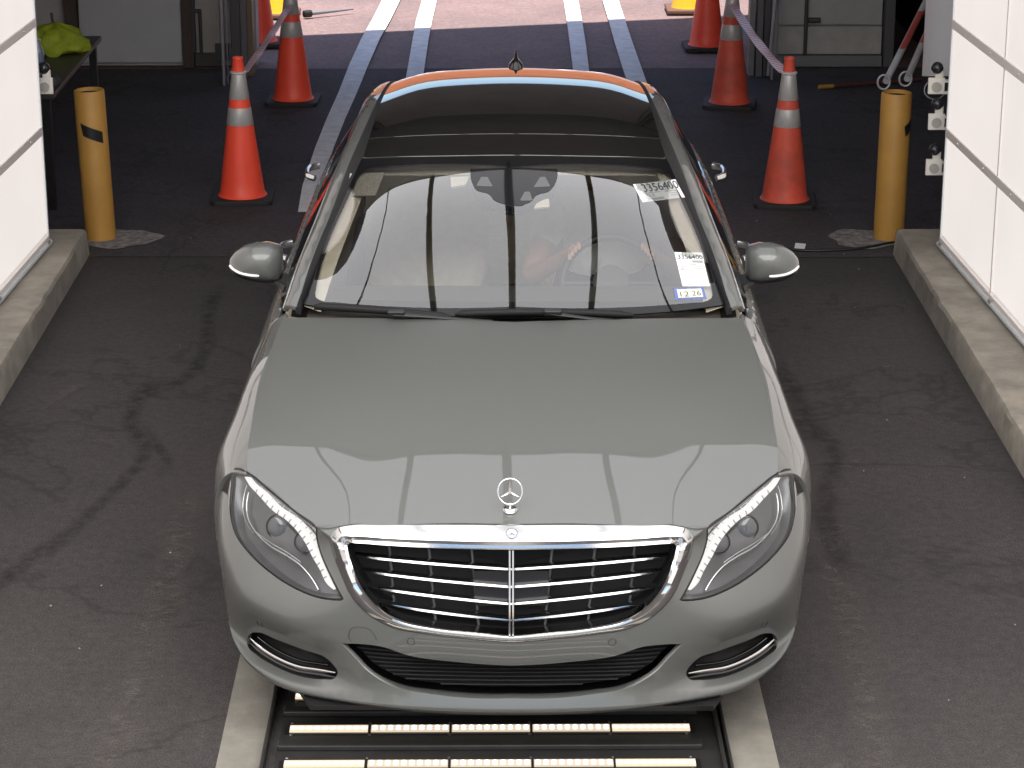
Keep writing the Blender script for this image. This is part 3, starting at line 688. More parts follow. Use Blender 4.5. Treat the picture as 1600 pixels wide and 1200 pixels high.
# ---- body side: profile columns from belt to sill, stations along the length
def side_row(y, belt, bz, w1, w2=None, sill=.90):
    w2 = w2 or w1
    return [(belt - .022, y, bz + .012), (belt, y, bz), (belt + .022, y, bz - .035), (w1 - .004, y, .80), (w1, y, .66), (w2 - .004, y, .48), (w2 - .02, y, .32), (sill, y, .20)]
side_p = Patch([
    side_row(1.585, .862, .945, .944), side_row(1.9, .872, .945, .943), side_row(2.4, .874, .945, .936), side_row(3.0, .868, .946, .928), side_row(3.6, .856, .948, .922),
    side_row(4.2, .835, .948, .920), side_row(4.7, .800, .94, .905), side_row(5.05, .74, .925, .865), side_row(5.22, .64, .90, .78)], sym=False)
def ypar(p, y, s=None):
    t = np.linspace(p.t[0], p.t[-1], 400); q = p.ev(np.full(400, p.s[3]), t)[:, 1]; return float(np.interp(y, q, t))
for mir in (False, True):
    cuts = [1.588, 2.73, 3.86]; 
    for k in range(2):
        t0, t1 = ypar(side_p, cuts[k]) + .002, ypar(side_p, cuts[k + 1]) - .002
        door = panel('door', side_p, np.array([(side_p.s[0], t) for t in np.linspace(t1, t0, 14)] + [(x, t0) for x in np.linspace(side_p.s[0], side_p.s[-1] - .06, 16)[1:]] + [(side_p.s[-1] - .06, t) for t in np.linspace(t0, t1, 14)[1:]] + [(x, t1) for x in np.linspace(side_p.s[-1] - .06, side_p.s[0], 16)[1:-1]]), [], PAINT, car, flange=.016, res=.05, bres=.02, mirror=mir)
        hp_ = bp(1159, 392, z=.835, car=True) if k == 0 else bp(1111, 268, z=.855, car=True)
        hy, hz = hp_[1], hp_[2]
        hx = float(np.interp(hy, [1.6, 2.4, 3.0, 3.6, 4.2], [.940, .932, .924, .917, .914]))
        b = MB(); hh = [(hx + .004, hy - .12, hz - .004), (hx + .034, hy - .095, hz), (hx + .046, hy - .03, hz + .002), (hx + .046, hy + .03, hz + .002), (hx + .034, hy + .085, hz), (hx + .004, hy + .11, hz)]
        b.tube(crv(hh, n=5), .0125, 10, flat=1.3)
        if mir: b.v = [(-x, y, z) for x, y, z in b.v]; b.f = [f[::-1] for f in b.f]
        b.build('door_handle', CHROME, door, smooth=60)
    t0 = ypar(side_p, cuts[-1]) + .002
    A = np.linspace(side_p.s[0], side_p.s[-1], 18); T = np.linspace(t0, side_p.t[-1], 24)
    # rear quarter with its wheel arch
    AA, TT = np.meshgrid(np.linspace(side_p.s[1], side_p.s[-1], 160), np.linspace(t0, side_p.t[-1], 200)); Q = side_p.ev(AA.ravel(), TT.ravel())[:, 1:]
    arc = []
    for q in np.linspace(R(190), R(-10), 40):
        i = np.argmin(((Q - np.array([4.10 + .375 * cos(q), .335 + .375 * sin(q)])) ** 2).sum(1)); arc.append((AA.ravel()[i], TT.ravel()[i]))
    quarter = np.array([(side_p.s[0], t) for t in T[::-1]] + [(x, t0) for x in A[1:]] + [(side_p.s[-1], t) for t in T[1:]] + [(x, T[-1]) for x in A[::-1][1:-1]])
    cut = np.array(arc + [(side_p.s[-1] + .05, arc[-1][1]), (side_p.s[-1] + .05, arc[0][1])])
    panel('rear_quarter', side_p, quarter, [cut], PAINT, car, flange=.016, res=.05, bres=.02, mirror=mir)
    # side windows: from the belt up to the rail
    up_ = rail_p.ev(np.full(50, RS[-1]), np.linspace(RT[0] + .12, RT[-2], 50)) - np.array([.004, 0, .006])
    lo_ = np.array([side_p.ev(np.array([side_p.s[0]]), np.array([ypar(side_p, max(1.6, p[1] + .0))]))[0] for p in up_]); lo_[:, 1] = up_[:, 1]
    lo_ -= np.array([.012, 0, 0]); md = (up_ + lo_) / 2 + np.array([.022, 0, .012])
    for y0, y1 in ((1.55, 2.70), (2.77, 3.80), (3.84, 4.25)):
        kk = [i for i in range(50) if y0 <= up_[i][1] <= y1]
        if len(kk) < 2: continue
        b = MB(); b.loft([[lo_[i], md[i], up_[i]] for i in kk], closed=False, cap=False)
        if mir: b.v = [(-x, y, z) for x, y, z in b.v]; b.f = [f[::-1] for f in b.f]
        b.build('side_window', SGLASS, car, smooth=60)
    kk = [i for i in range(50) if 2.62 <= up_[i][1] <= 2.84]; b = MB(); b.loft([[lo_[i] + [.004, 0, 0], md[i] + [.004, 0, 0], up_[i] + [.004, 0, 0], up_[i] - [.02, 0, 0], lo_[i] - [.02, 0, 0]] for i in kk])
    if mir: b.v = [(-x, y, z) for x, y, z in b.v]; b.f = [f[::-1] for f in b.f]
    b.build('door_post', GLOSSB, car, smooth=60)
    P = lo_[:44] + np.array([.012, 0, .002])
    if mir: P = P * np.array([-1, 1, 1])
    MB().tube(P, .006, 6).build('belt_trim', CHROME, car, smooth=60)
    # mirrors
    sg = -1 if mir else 1
    secs = []
    for x, yc, zc, ry, rz_ in ((.868, 2.045, 1.042, .055, .055), (.878, 2.035, 1.045, .076, .073), (.915, 2.025, 1.051, .084, .080), (.960, 2.020, 1.054, .084, .077), (1.005, 2.022, 1.052, .076, .066), (1.040, 2.034, 1.047, .056, .047), (1.060, 2.048, 1.042, .034, .028), (1.0675, 2.058, 1.040, .010, .009)):
        sec = []
        for q in np.linspace(0, 2 * pi, 28, endpoint=False):
            a, c_ = cos(q), sin(q); e = .72
            yy = ry * abs(a) ** e * (1 if a > 0 else -1); zz = rz_ * abs(c_) ** e * (1 if c_ > 0 else -1)
            if yy > .02: yy = .02 + (yy - .02) * .5
            if zz < 0: zz *= .85; yy += -zz * .12
            sec.append((sg * x, yc + yy, zc - .012 + zz))
        secs.append(sec)
    mo = MB().loft(secs).build('door_mirror', PAINT, car, smooth=70)
    MB().loft([[(p[0], p[1] * .0 + 2.062, p[2] * .9 + .104) for p in s_] for s_ in secs[1:7]]).build('mirror_glass', CHROME, mo, smooth=60)
    low = []
    for s_ in secs[:-1]:
        z0 = min(p[2] for p in s_); c_ = np.mean(s_, 0)
        low.append([(p[0], c_[1] + (p[1] - c_[1]) * 1.012 - .001, min(p[2], z0 + .022) - .003) for p in s_])
    MB().loft(low).build('mirror_base', BLACK, mo, smooth=50)
    ind = []
    for i, s_ in enumerate(secs[2:7]):
        ind.append(s_)
    P = []; 
    for x, y, z in ((.945, 1.9405, 1.014), (.985, 1.944, 1.016), (1.02, 1.958, 1.021), (1.045, 1.982, 1.028), (1.0605, 2.014, 1.034)): P.append((sg * x, y, z))
    MB().tube(crv(P, n=5), [.0035] + [.0065] * 19 + [.004], 8, flat=.8).build('turn_signal', mat('signal_white', (.85, .85, .84), .1, coat=1), mo, smooth=60)
    MB().loft([[(sg * .838, 1.90, .950), (sg * .838, 2.06, .950), (sg * .838, 2.06, .985), (sg * .838, 1.90, .985)], [(sg * .868, 1.95, .958), (sg * .868, 2.07, .958), (sg * .868, 2.07, .99), (sg * .868, 1.95, .99)], [(sg * .91, 1.99, .978), (sg * .91, 2.07, .978), (sg * .91, 2.07, 1.0), (sg * .91, 1.99, 1.0)]]).build('mirror_foot', BLACK, mo, bevel=.006)
    for wy in (WY, 4.10):
        tyre = MB().lathe([(.235, -.115), (.30, -.122), (.325, -.112), (.335, -.09), (.336, 0), (.335, .09), (.325, .112), (.30, .122), (.235, .115)], 56, axis='X').build('tyre', RUBBER, None, smooth=50)
        b = MB(); b.lathe([(.236, -.10), (.215, -.095), (.20, -.06), (.20, .08), (.222, .105), (.240, .108)], 56, axis='X')
        b.lathe([(0, .098), (.05, .098), (.06, .085), (.06, .03)], 24, axis='X')
        for k in range(10):
            q = k * pi / 5; r_ = Matrix.Rotation(q, 3, 'X')
            b.add([tuple(r_ @ Vector(p)) for p in ((.092, -.02, .05), (.092, .02, .05), (.098, .014, .215), (.098, -.014, .215), (.06, -.02, .05), (.06, .02, .05), (.06, .014, .215), (.06, -.014, .215))], [(0, 1, 2, 3), (7, 6, 5, 4), (0, 4, 5, 1), (1, 5, 6, 2), (2, 6, 7, 3), (3, 7, 4, 0)])
        b.lathe([(0, -.08), (.19, -.08), (.19, -.03), (0, -.03)], 32, axis='X')
        wx = .812
        wheel = b.build('wheel', SATIN, car, smooth=35); wheel.location = (sg * wx, wy, WZ)
        if mir: wheel.rotation_euler = (0, 0, pi)
        tyre.parent = wheel
# windscreen cowl and wipers
cw = []
for y, z, e in ((1.478, .985, 0), (1.50, .992, 0), (1.53, .998, 0), (1.62, 1.03, 0)):
    cw.append([(x, y + .13 * (abs(x) / .76) ** 2.2 * (1 if y < 1.6 else .6), z - .02 - .01 * (x / .76) ** 2) for x in np.linspace(-.80, .80, 30)])
MB().loft(cw, closed=False, cap=False).build('windscreen_cowl', BLACK, car, smooth=60)
def wipe(blade, arm, hub):
    b = MB(); P = np.array([bp(u, v, y=1.445 + .00045 * abs(u - 800) * .2, car=True) for u, v in crv(blade, n=6)])
    n = len(P); b.tube(P + [0, .004, 0], [.005] + [.0125] * (n - 2) + [.005], 8, flat=1.1)
    b.tube(P + [0, .012, -.012], .0035, 6)
    wp = b.build('wiper', mat('wiper_black', (.008, .008, .008), .6, spec=.3), car, smooth=60)
    Q = np.array([bp(u, v, y=1.435, car=True) for u, v in crv(arm, n=6)]); k = len(Q)
    MB().tube(Q, np.interp(np.linspace(0, 1, k), [0, .2, .45, 1], [.016, .014, .010, .007]), 8, flat=.7).build('wiper_arm', BLACK, wp, smooth=60)
    c = bp(*hub, y=1.43, car=True)
    MB().box((c[0], c[1], c[2]), (.062, .022, .026), rx=R(30)).build('wiper_joint', BLACK, wp, bevel=.005)
wipe([(490, 479), (550, 482.5), (620, 487.5), (705, 496)], [(614, 491), (660, 494), (710, 498), (770, 501.5)], (619, 489))
wipe([(711, 491.5), (780, 489), (865, 488.5), (990, 493)], [(858, 489), (885, 493), (930, 498.5), (1000, 502)], (864, 488))
# antenna
ap = bp(806, 103, y=3.78, car=True)
MB().loft([[(ap[0] + .034 * cos(q), ap[1] + .06 * sin(q), ap[2] - .03) for q in np.linspace(0, 2 * pi, 16, endpoint=False)], [(ap[0] + .030 * cos(q), ap[1] + .055 * sin(q), ap[2] + .008) for q in np.linspace(0, 2 * pi, 16, endpoint=False)], [(ap[0] + .008 * cos(q), ap[1] + .03 + .03 * sin(q), ap[2] + .03) for q in np.linspace(0, 2 * pi, 16, endpoint=False)], [(ap[0] + .003 * cos(q), ap[1] + .05 + .012 * sin(q), ap[2] + .062) for q in np.linspace(0, 2 * pi, 16, endpoint=False)]]).build('roof_antenna', GLOSSB, car, smooth=60)
# tail: rear window, boot lid, rear bumper
tail_p = Patch([[(0, 4.02, 1.37), (.3, 4.0, 1.362), (.50, 3.93, 1.325)], [(0, 4.40, 1.21), (.33, 4.37, 1.20), (.56, 4.32, 1.165)], [(0, 4.76, 1.065), (.36, 4.73, 1.06), (.60, 4.70, 1.025)]])
sheet('rear_window', tail_p, GLOSSB, car, ns=24, nt=12)
boot_p = Patch([[(0, 4.76, 1.06), (.4, 4.74, 1.055), (.66, 4.68, .995), (.78, 4.66, .955)], [(0, 5.0, 1.055), (.4, 4.98, 1.05), (.64, 4.93, .99), (.755, 4.90, .945)], [(0, 5.20, 1.035), (.4, 5.18, 1.03), (.58, 5.14, .985), (.66, 5.15, .92)], [(0, 5.25, .98), (.4, 5.235, .975), (.56, 5.21, .95), (.64, 5.20, .90)]])
sheet('boot_lid', boot_p, PAINT, car, ns=24, nt=14)
rb_p = Patch([[(0, 5.26, .97), (.4, 5.245, .965), (.6, 5.215, .93), (.66, 5.18, .88)], [(0, 5.27, .78), (.4, 5.25, .78), (.64, 5.21, .77), (.79, 5.10, .75)], [(0, 5.30, .55), (.4, 5.285, .55), (.66, 5.235, .55), (.83, 5.12, .55)], [(0, 5.24, .25), (.4, 5.23, .25), (.66, 5.18, .26), (.84, 5.06, .28)]])
sheet('rear_bumper', rb_p, PAINT, car, ns=24, nt=14)
for sg in (1, -1):
    MB().loft([[(sg * .46, 5.265, z), (sg * .62, 5.235, z), (sg * .74, 5.165, z), (sg * .72, 5.12, z), (sg * .46, 5.22, z)] for z in (.72, .80, .90)]).build('tail_light', mat('tail_red', (.25, .006, .006), .1, coat=1), car, smooth=50)

# ---- cabin
MB().loft([[(x, 1.50 + .06 * (x / .7) ** 2, .985 - .02 * (x / .7) ** 2) for x in np.linspace(-.74, .74, 20)], [(x, 1.70, .985 - .01 * (x / .7) ** 2) for x in np.linspace(-.74, .74, 20)], [(x, 1.98, .965) for x in np.linspace(-.76, .76, 20)], [(x, 2.06, .92) for x in np.linspace(-.78, .78, 20)], [(x, 2.02, .70) for x in np.linspace(-.78, .78, 20)]], closed=False, cap=False).build('dashboard', LEATHER, car, smooth=60)
sw = np.array([.37, 2.24, .90]); ax = Vector((0, -.85, .5)).normalized()
M = Matrix.Translation(sw) @ Vector((0, 0, 1)).rotation_difference(-ax).to_matrix().to_4x4()
ring_w = [M @ Vector((.185 * cos(q), .185 * sin(q), 0)) for q in np.linspace(0, 2 * pi, 40, endpoint=False)]
stw = MB().tube(ring_w, .015, 10, closed=True).build('steering_wheel', mat('wheel_leather', (.012, .011, .010), .5), car, smooth=60)
b = MB()
for q in (R(0), R(180), R(90)): b.tube([M @ Vector((.04 * cos(q), .04 * sin(q), 0)), M @ Vector((.18 * cos(q), .18 * sin(q), 0))], .014, 8)
h = MB().lathe([(0, .03), (.05, .028), (.07, .01), (.07, -.02), (0, -.03)], 24); h.v = [tuple(M @ Vector(p)) for p in h.v]; b.add(h.v, h.f); b.build('wheel_spokes', MATS['wheel_leather'], stw, smooth=50)
def rbox(b, c, d, e=.5, n=24, rows=8, tilt=0):
    """cushion: rounded box lofted upwards"""
    secs = []
    for k in range(rows + 1):
        f = -1 + 2 * k / rows; q = (1 - abs(f) ** 5) ** .5 if abs(f) < 1 else .55; q = max(q, .6); sec = []
        for a in np.linspace(0, 2 * pi, n, endpoint=False):
            x = abs(cos(a)) ** e * np.sign(cos(a)); y = abs(sin(a)) ** e * np.sign(sin(a))
            p = Vector((x * d[0] / 2 * q, y * d[1] / 2 * q, f * d[2] / 2)); p.rotate(Matrix.Rotation(tilt, 3, 'X')); sec.append((p.x + c[0], p.y + c[1], p.z + c[2]))
        secs.append(sec)
    return b.loft(secs)
for sg in (1, -1):
    st_ = rbox(MB(), (sg * .37, 2.85, .50), (.54, .56, .20)).build('front_seat', BEIGE, car, smooth=70)
    rbox(MB(), (sg * .37, 3.18, .86), (.52, .16, .66), tilt=R(-20)).build('seat_back', BEIGE, st_, smooth=70)
    rbox(MB(), (sg * .37, 3.33, 1.225), (.28, .10, .18), tilt=R(-12)).build('head_rest', BEIGE, st_, smooth=70)
rs = rbox(MB(), (0, 3.95, .52), (1.36, .60, .24)).build('rear_seat', BEIGE, car, smooth=70)
rbox(MB(), (0, 4.27, .85), (1.30, .18, .62), tilt=R(-22)).build('seat_back', BEIGE, rs, smooth=70)
MB().box((0, 3.1, .33), (1.6, 3.2, .04)).build('cabin_floor', LEATHER, car)
MB().box((0, 2.6, .48), (.26, 1.2, .30)).build('centre_console', LEATHER, car, bevel=.03)
sheet('headliner', rf_p, BEIGE, car, ns=24, nt=24, off=-.05, s0=rf_p.s[0] + .03, s1=rf_p.s[-1] - .03, t0=rf_p.t[0] - .05)
for mir in (False, True):
    a = ws_p.ev(np.full(20, ws_p.s[-1] - .012), np.linspace(ws_p.t[0], ws_p.t[-1], 20)); n = ws_p.nrm(np.full(20, ws_p.s[-1] - .06), np.linspace(ws_p.t[0], ws_p.t[-1], 20))
    p0 = a - n * .012; p1 = ws_p.ev(np.full(20, ws_p.s[-1] - .06), np.linspace(ws_p.t[0], ws_p.t[-1], 20)) - n * .03; p2 = p1 + np.array([.03, .10, -.02])
    b = MB(); b.loft([[p0[i], p1[i], p2[i], p0[i] + [.02, .08, -.02]] for i in range(20)])
    if mir: b.v = [(-x, y, z) for x, y, z in b.v]; b.f = [f[::-1] for f in b.f]
    b.build('pillar_lining', BEIGE, car, smooth=50)
    a = side_p.ev(np.full(30, side_p.s[0]), np.linspace(side_p.t[0], ypar(side_p, 4.3), 30))
    b = MB(); b.loft([[p + [-.02, 0, 0], p + [-.07, 0, -.01], p + [-.10, 0, -.25], p + [-.06, 0, -.6], p + [-.03, 0, -.6]] for p in a])
    if mir: b.v = [(-x, y, z) for x, y, z in b.v]; b.f = [f[::-1] for f in b.f]
    b.build('door_lining', BEIGE if True else LEATHER, car, smooth=50)
def onws(uv, off): return ws_p.at(uv, off)
def plate(uv, off, th, name, m, parent, **k):
    A = onws(uv, off); B = onws(uv, off - th); n = len(A)
    return MB().add(list(A) + list(B), [tuple(range(n)), tuple(range(n, 2 * n))[::-1]] + [(i, n + i, n + (i + 1) % n, (i + 1) % n) for i in range(n)]).build(name, m, parent, **k)
hs_o = ws_p.find(crv([(735, 264), (737, 284), (744, 297), (765, 304), (771, 312), (778, 316), (830, 315), (838, 305), (858, 299), (866, 290), (871, 264)], n=3))
hs = panel('sensor_housing', ws_p, hs_o, [], mat('housing_dark', (.012, .012, .013), .03), car, flange=.05, res=.03, bres=.01, off=.0012)
for q in ([(752, 277), (762, 277), (770, 292), (744, 291)], [(844, 277), (852, 277), (860, 292), (834, 293)], [(820, 300), (828, 300), (832, 314), (812, 314)]):
    panel('sensor_window', ws_p, ws_p.find(q), [], mat('sensor_grey', (.10, .10, .10), .04), hs, flange=.001, res=.03, bres=.01, off=.0020)
mm = bp(803, 318, y=2.12, car=True)
MB().box((mm[0], 2.12, mm[2] - .0), (.25, .025, .06), rx=R(15)).build('rear_view_mirror', BLACK, car, bevel=.01)
for q in ([(703, 266), (733, 265), (727, 278), (704, 282)], [(852, 301), (858, 300), (859, 313), (834, 316), (838, 308)]):
    plate(q, -.03, .008, 'sun_visor_clip', BEIGE, car)
plate([(545, 268), (600, 266), (585, 302), (540, 303)], -.010, .004, 'speckled_patch', mat('speckle', (.22, .2, .17), .7, c2=(.5, .46, .38), scale=120), car)

# ---- papers stuck to the windscreen
PAPER = mat('paper', (.82, .82, .81), .6)
INK = mat('ink', (.03, .03, .035), .6); INK2 = mat('ink_light', (.35, .36, .38), .6)
def text_geo(txt, size=1.0):
    c = bpy.data.curves.new('lettering', 'FONT'); c.body = txt; c.size = size; c.resolution_u = 3
    o = bpy.data.objects.new('lettering', c); col.objects.link(o); bpy.context.view_layer.update()
    me = bpy.data.meshes.new_from_object(o.evaluated_get(bpy.context.evaluated_depsgraph_get()))
    v = np.array([tuple(p.co) for p in me.vertices]); f = [tuple(p.vertices) for p in me.polygons]
    bpy.data.objects.remove(o); bpy.data.curves.remove(c); bpy.data.meshes.remove(me); return v, f
def on_quad(Q, xy):
    Q = np.array(Q); x, y = xy[:, :1], xy[:, 1:2]
    return (1 - x) * (1 - y) * Q[0] + x * (1 - y) * Q[1] + x * y * Q[2] + (1 - x) * y * Q[3]
def put_text(txt, Q, x0, x1, y0, y1, name, m, parent):
    """Q = lower left, lower right, upper right, upper left corners; box in 0..1 of the quad"""
    v, f = text_geo(txt); lo, hi = v.min(0), v.max(0)
    xy = np.stack([x0 + (v[:, 0] - lo[0]) / (hi[0] - lo[0]) * (x1 - x0), y0 + (v[:, 1] - lo[1]) / (hi[1] - lo[1]) * (y1 - y0)], 1)
    return MB().add(on_quad(Q, xy), f).build(name, m, parent, fix=False)
def bars(Q, boxes, name, m, parent):
    b = MB()
    for x0, x1, y0, y1 in boxes: b.add(on_quad(Q, np.array([(x0, y0), (x1, y0), (x1, y1), (x0, y1)])), [(0, 1, 2, 3)])
    return b.build(name, m, parent, fix=False)
def paper(corners, name, m, label, off=.0012):
    Q = onws(corners, off); n = ws_p.nrm(*[np.array([k]) for k in ws_p.find([np.mean(corners, 0)])[0]])[0]
    o = MB().add(list(Q) + list(Q - n * .0006), [(0, 1, 2, 3), (7, 6, 5, 4), (0, 4, 5, 1), (1, 5, 6, 2), (2, 6, 7, 3), (3, 7, 4, 0)]).build(name, m, car)
    tag(o, label); return o, Q + n * .0022
o, Q = paper([(1004, 316.5), (1070, 308.5), (1055, 280.5), (989, 288.5)], 'number_sheet', PAPER, 'white sheet reading 3356400 at the top corner of the windscreen')
put_text('3356400', Q, .155, .985, .50, .93, 'sheet_number', INK, o)
put_text('DLR', Q, .16, .36, .22, .38, 'sheet_letters', INK2, o)
bars(Q, [(.16, .50, .42, .45), (.62, .92, .40, .43), (.70, .95, .28, .31), (.70, .9, .17, .2)] + [(.14 + .016 * i, .14 + .016 * i + (.010 if i % 3 else .005), .06, .15) for i in range(24)], 'sheet_print', INK2, o)
o, Q = paper([(1066.5, 447.5), (1109, 447.5), (1096.5, 395.3), (1053.5, 394.3)], 'number_sheet', PAPER, 'white sheet reading 3356400 low on the windscreen edge')
put_text('3356400', Q, .07, .97, .79, .92, 'sheet_number', INK, o)
put_text('DLR', Q, .06, .28, .70, .77, 'sheet_letters', INK2, o)
bars(Q, [(.55, .95, .685, .755), (.32, .68, .62, .645), (.08, .86, .555, .575), (.07, .84, .505, .525), (.07, .24, .455, .48), (.32, .9, .455, .475)], 'sheet_print', INK2, o)
o, Q = paper([(1056, 469), (1098, 468), (1103, 462), (1101, 451), (1052, 450)][0:1] + [(1104, 467), (1099, 449), (1052, 451)], 'registration_sticker', mat('sticker_blue', (.13, .17, .40), .5), 'blue and white registration sticker reading 12 26')
W = bars(Q, [(.09, .90, .14, .86)], 'sticker_field', mat('sticker_cream', (.72, .72, .60), .6), o)
Q2 = Q + (Q[3] - Q[0]) * 0 + np.cross(Q[1] - Q[0], Q[3] - Q[0]) / np.linalg.norm(np.cross(Q[1] - Q[0], Q[3] - Q[0])) * .0006
put_text('12', Q2, .17, .46, .22, .66, 'sticker_number', mat('ink_olive', (.09, .085, .03), .6), o); put_text('26', Q2, .56, .85, .26, .70, 'sticker_number', MATS['ink_olive'], o)

# ------------------------------------------------------------------ GROUND, KERBS, MARKINGS
def ground_mat(name, dark, light, rust, speck=.5, crack=True):
    m = bpy.data.materials.new(name); m.use_nodes = True; nt = m.node_tree; N = nt.nodes.new; L = nt.links.new
    b = nt.nodes['Principled BSDF']; b.inputs['Roughness'].default_value = .85; b.inputs['Specular IOR Level'].default_value = .3
    tc = N('ShaderNodeTexCoord')
    def noise(s, d=6, r=.6, dist=0):
        n = N('ShaderNodeTexNoise'); n.inputs['Scale'].default_value = s; n.inputs['Detail'].default_value = d; n.inputs['Roughness'].default_value = r; n.inputs['Distortion'].default_value = dist
        L(tc.outputs['Object'], n.inputs['Vector']); return n.outputs['Fac']
    def ramp(x, a, c0, z, c1):
        r = N('ShaderNodeValToRGB'); r.color_ramp.elements[0].position = a; r.color_ramp.elements[1].position = z
        r.color_ramp.elements[0].color = (*c0, 1); r.color_ramp.elements[1].color = (*c1, 1); L(x, r.inputs[0]); return r.outputs[0]
    def mix(f, a, c, mode='MIX'):
        x = N('ShaderNodeMix'); x.data_type = 'RGBA'; x.blend_type = mode
        if hasattr(f, 'is_linked'): L(f, x.inputs['Factor'])
        else: x.inputs['Factor'].default_value = f
        L(a, x.inputs['A'])
        if isinstance(c, tuple): x.inputs['B'].default_value = (*c, 1)
        else: L(c, x.inputs['B'])
        return x.outputs['Result']
    c = ramp(noise(.9, 8, .65), .34, dark, .68, light)
    c = mix(ramp(noise(.45, 5, .6), .48, (0, 0, 0), .75, (.55, .55, .55)), c, rust)
    g = ramp(noise(160, 3, .7), .30, (.35, .35, .35), .72, (1.7, 1.7, 1.7)); c = mix(1.0, c, g, 'MULTIPLY')
    g = ramp(noise(26, 6, .7), .30, (.75, .75, .75), .70, (1.25, 1.25, 1.25)); c = mix(1.0, c, g, 'MULTIPLY')
    # pale chips
    v = N('ShaderNodeTexVoronoi'); v.inputs['Scale'].default_value = 7; L(tc.outputs['Object'], v.inputs['Vector'])
    c = mix(ramp(v.outputs['Distance'], .018, (speck,) * 3, .035, (0, 0, 0)), c, (.22, .21, .20))
    if crack:
        w_ = noise(.33, 7, .62, .4); a = N('ShaderNodeMath'); a.operation = 'SUBTRACT'; a.inputs[1].default_value = .5; L(w_, a.inputs[0])
        a2 = N('ShaderNodeMath'); a2.operation = 'ABSOLUTE'; L(a.outputs[0], a2.inputs[0])
        c = mix(ramp(a2.outputs[0], .0, (.5, .5, .5), .010, (0, 0, 0)), c, tuple(k * .42 for k in dark))
        c = mix(ramp(noise(1.6, 8, .7, .6), .66, (0, 0, 0), .74, (.5, .5, .5)), c, tuple(min(1, k * 2.0) for k in light))
    L(c, b.inputs['Base Color'])
    bp_ = N('ShaderNodeBump'); bp_.inputs['Strength'].default_value = .5; bp_.inputs['Distance'].default_value = .006
    L(noise(130, 4, .7), bp_.inputs['Height']); L(bp_.outputs[0], b.inputs['Normal']); return m
ASPH = ground_mat('asphalt', (.041, .0362, .0368), (.054, .048, .047), (.057, .047, .044), speck=.12)
ASPH_SUN = ground_mat('asphalt_sun_tint', (.17, .125, .125), (.235, .165, .16), (.24, .165, .155), speck=.2, crack=False)  # same asphalt outdoors, strong sun put into a lighter, pinker colour
def quad(name, pts, m, kind='structure'):
    o = MB().add(pts, [tuple(range(len(pts)))]).build(name, m, fix=False); return tag(o, kind=kind)
quad('ground', [(-300, -300, -.012), (300, -300, -.012), (300, 300, -.012), (-300, 300, -.012)], ASPH_SUN)
quad('bay_floor', [(-5.4, -8, 0), (5.4, -8, 0), (5.4, 11.05, 0), (-5.4, 11.05, 0)], ASPH)
REARP_LIFTED = ground_mat('rear_paving_lifted', (.050, .044, .0475), (.068, .060, .063), (.070, .058, .060), speck=.2)  # purplish rear paving, colour lightened to make up for weak light there
quad('rear_paving_lifted', [(-5.4, 5.93, .003), (5.4, 5.80, .003), (5.4, 11.05, .003), (-5.4, 11.05, .003)], REARP_LIFTED)
# concrete beds either side of the light tray
CONC = mat('concrete', (.20, .187, .16), .85, var=.20, scale=5, bump=.25, bscale=70)
KERBM = mat('kerb_concrete', (.36, .32, .265), .85, c2=(.21, .19, .16), scale=4.5, bump=.35, bscale=45)
def strip(name, uv, z, m, kind='structure'):
    return quad(name, [tuple(bp(u, v, z=z)) for u, v in uv], m, kind)
tl0, tr0 = bp(418, 1150, z=0), bp(1120, 1150, z=0)
quad('concrete_bed', [(-.90, -3, .004), (tl0[0] - .005, -3, .004), (tl0[0] - .005, 4.6, .004), (-.93, 4.6, .004)], CONC)
quad('concrete_bed', [(tr0[0] + .03, -3, .004), (.82, -3, .004), (.83, 4.6, .004), (tr0[0] + .03, 4.6, .004)], CONC)
def kerb(name, P, ins, label):
    """P = inner top edge line (two points), extruded outwards"""
    b = MB(); (x0, y0), (x1, y1) = P; sg = 1 if x0 > 0 else -1
    pr = [(0, 0), (.006, .128), (.016, .143), (.03, .147), (ins, .149), (ins, 0)]
    secs = []
    n = 260; rr = np.random.RandomState(5); chip = np.convolve(np.maximum(rr.rand(n + 10) - .62, 0), np.ones(3) / 3, 'same') * .035
    for i in range(n + 1):
        t = i / n; x = x0 + (x1 - x0) * t; y = y0 + (y1 - y0) * t; j = .003 * sin(i * .37) + .003 * sin(i * .11 + 2) + chip[i]
        secs.append([(x + sg * (a + (j if h > .01 and a < .05 else 0)), y, h - abs(j) * (1 if h > .1 else 0)) for a, h in pr])
    o = b.loft(secs).build(name, KERBM, smooth=30); return tag(o, label, 'kerb')
kl0, kr0 = bp(138, 357, z=.145), bp(1397, 357, z=.145)
kl1, kr1 = bp(0, 580, z=.145), bp(1600, 690, z=.145)
def ext(a, b, y): t = (y - a[1]) / (b[1] - a[1]); return (a[0] + (b[0] - a[0]) * t, y)
kerb('kerb', [(kl0[0], kl0[1]), ext(kl0, kl1, -6)], 1.0, 'worn concrete kerb under the left light wall')
kerb('kerb', [(kr0[0], kr0[1]), ext(kr0, kr1, -6)], 1.0, 'worn concrete kerb under the right light wall')
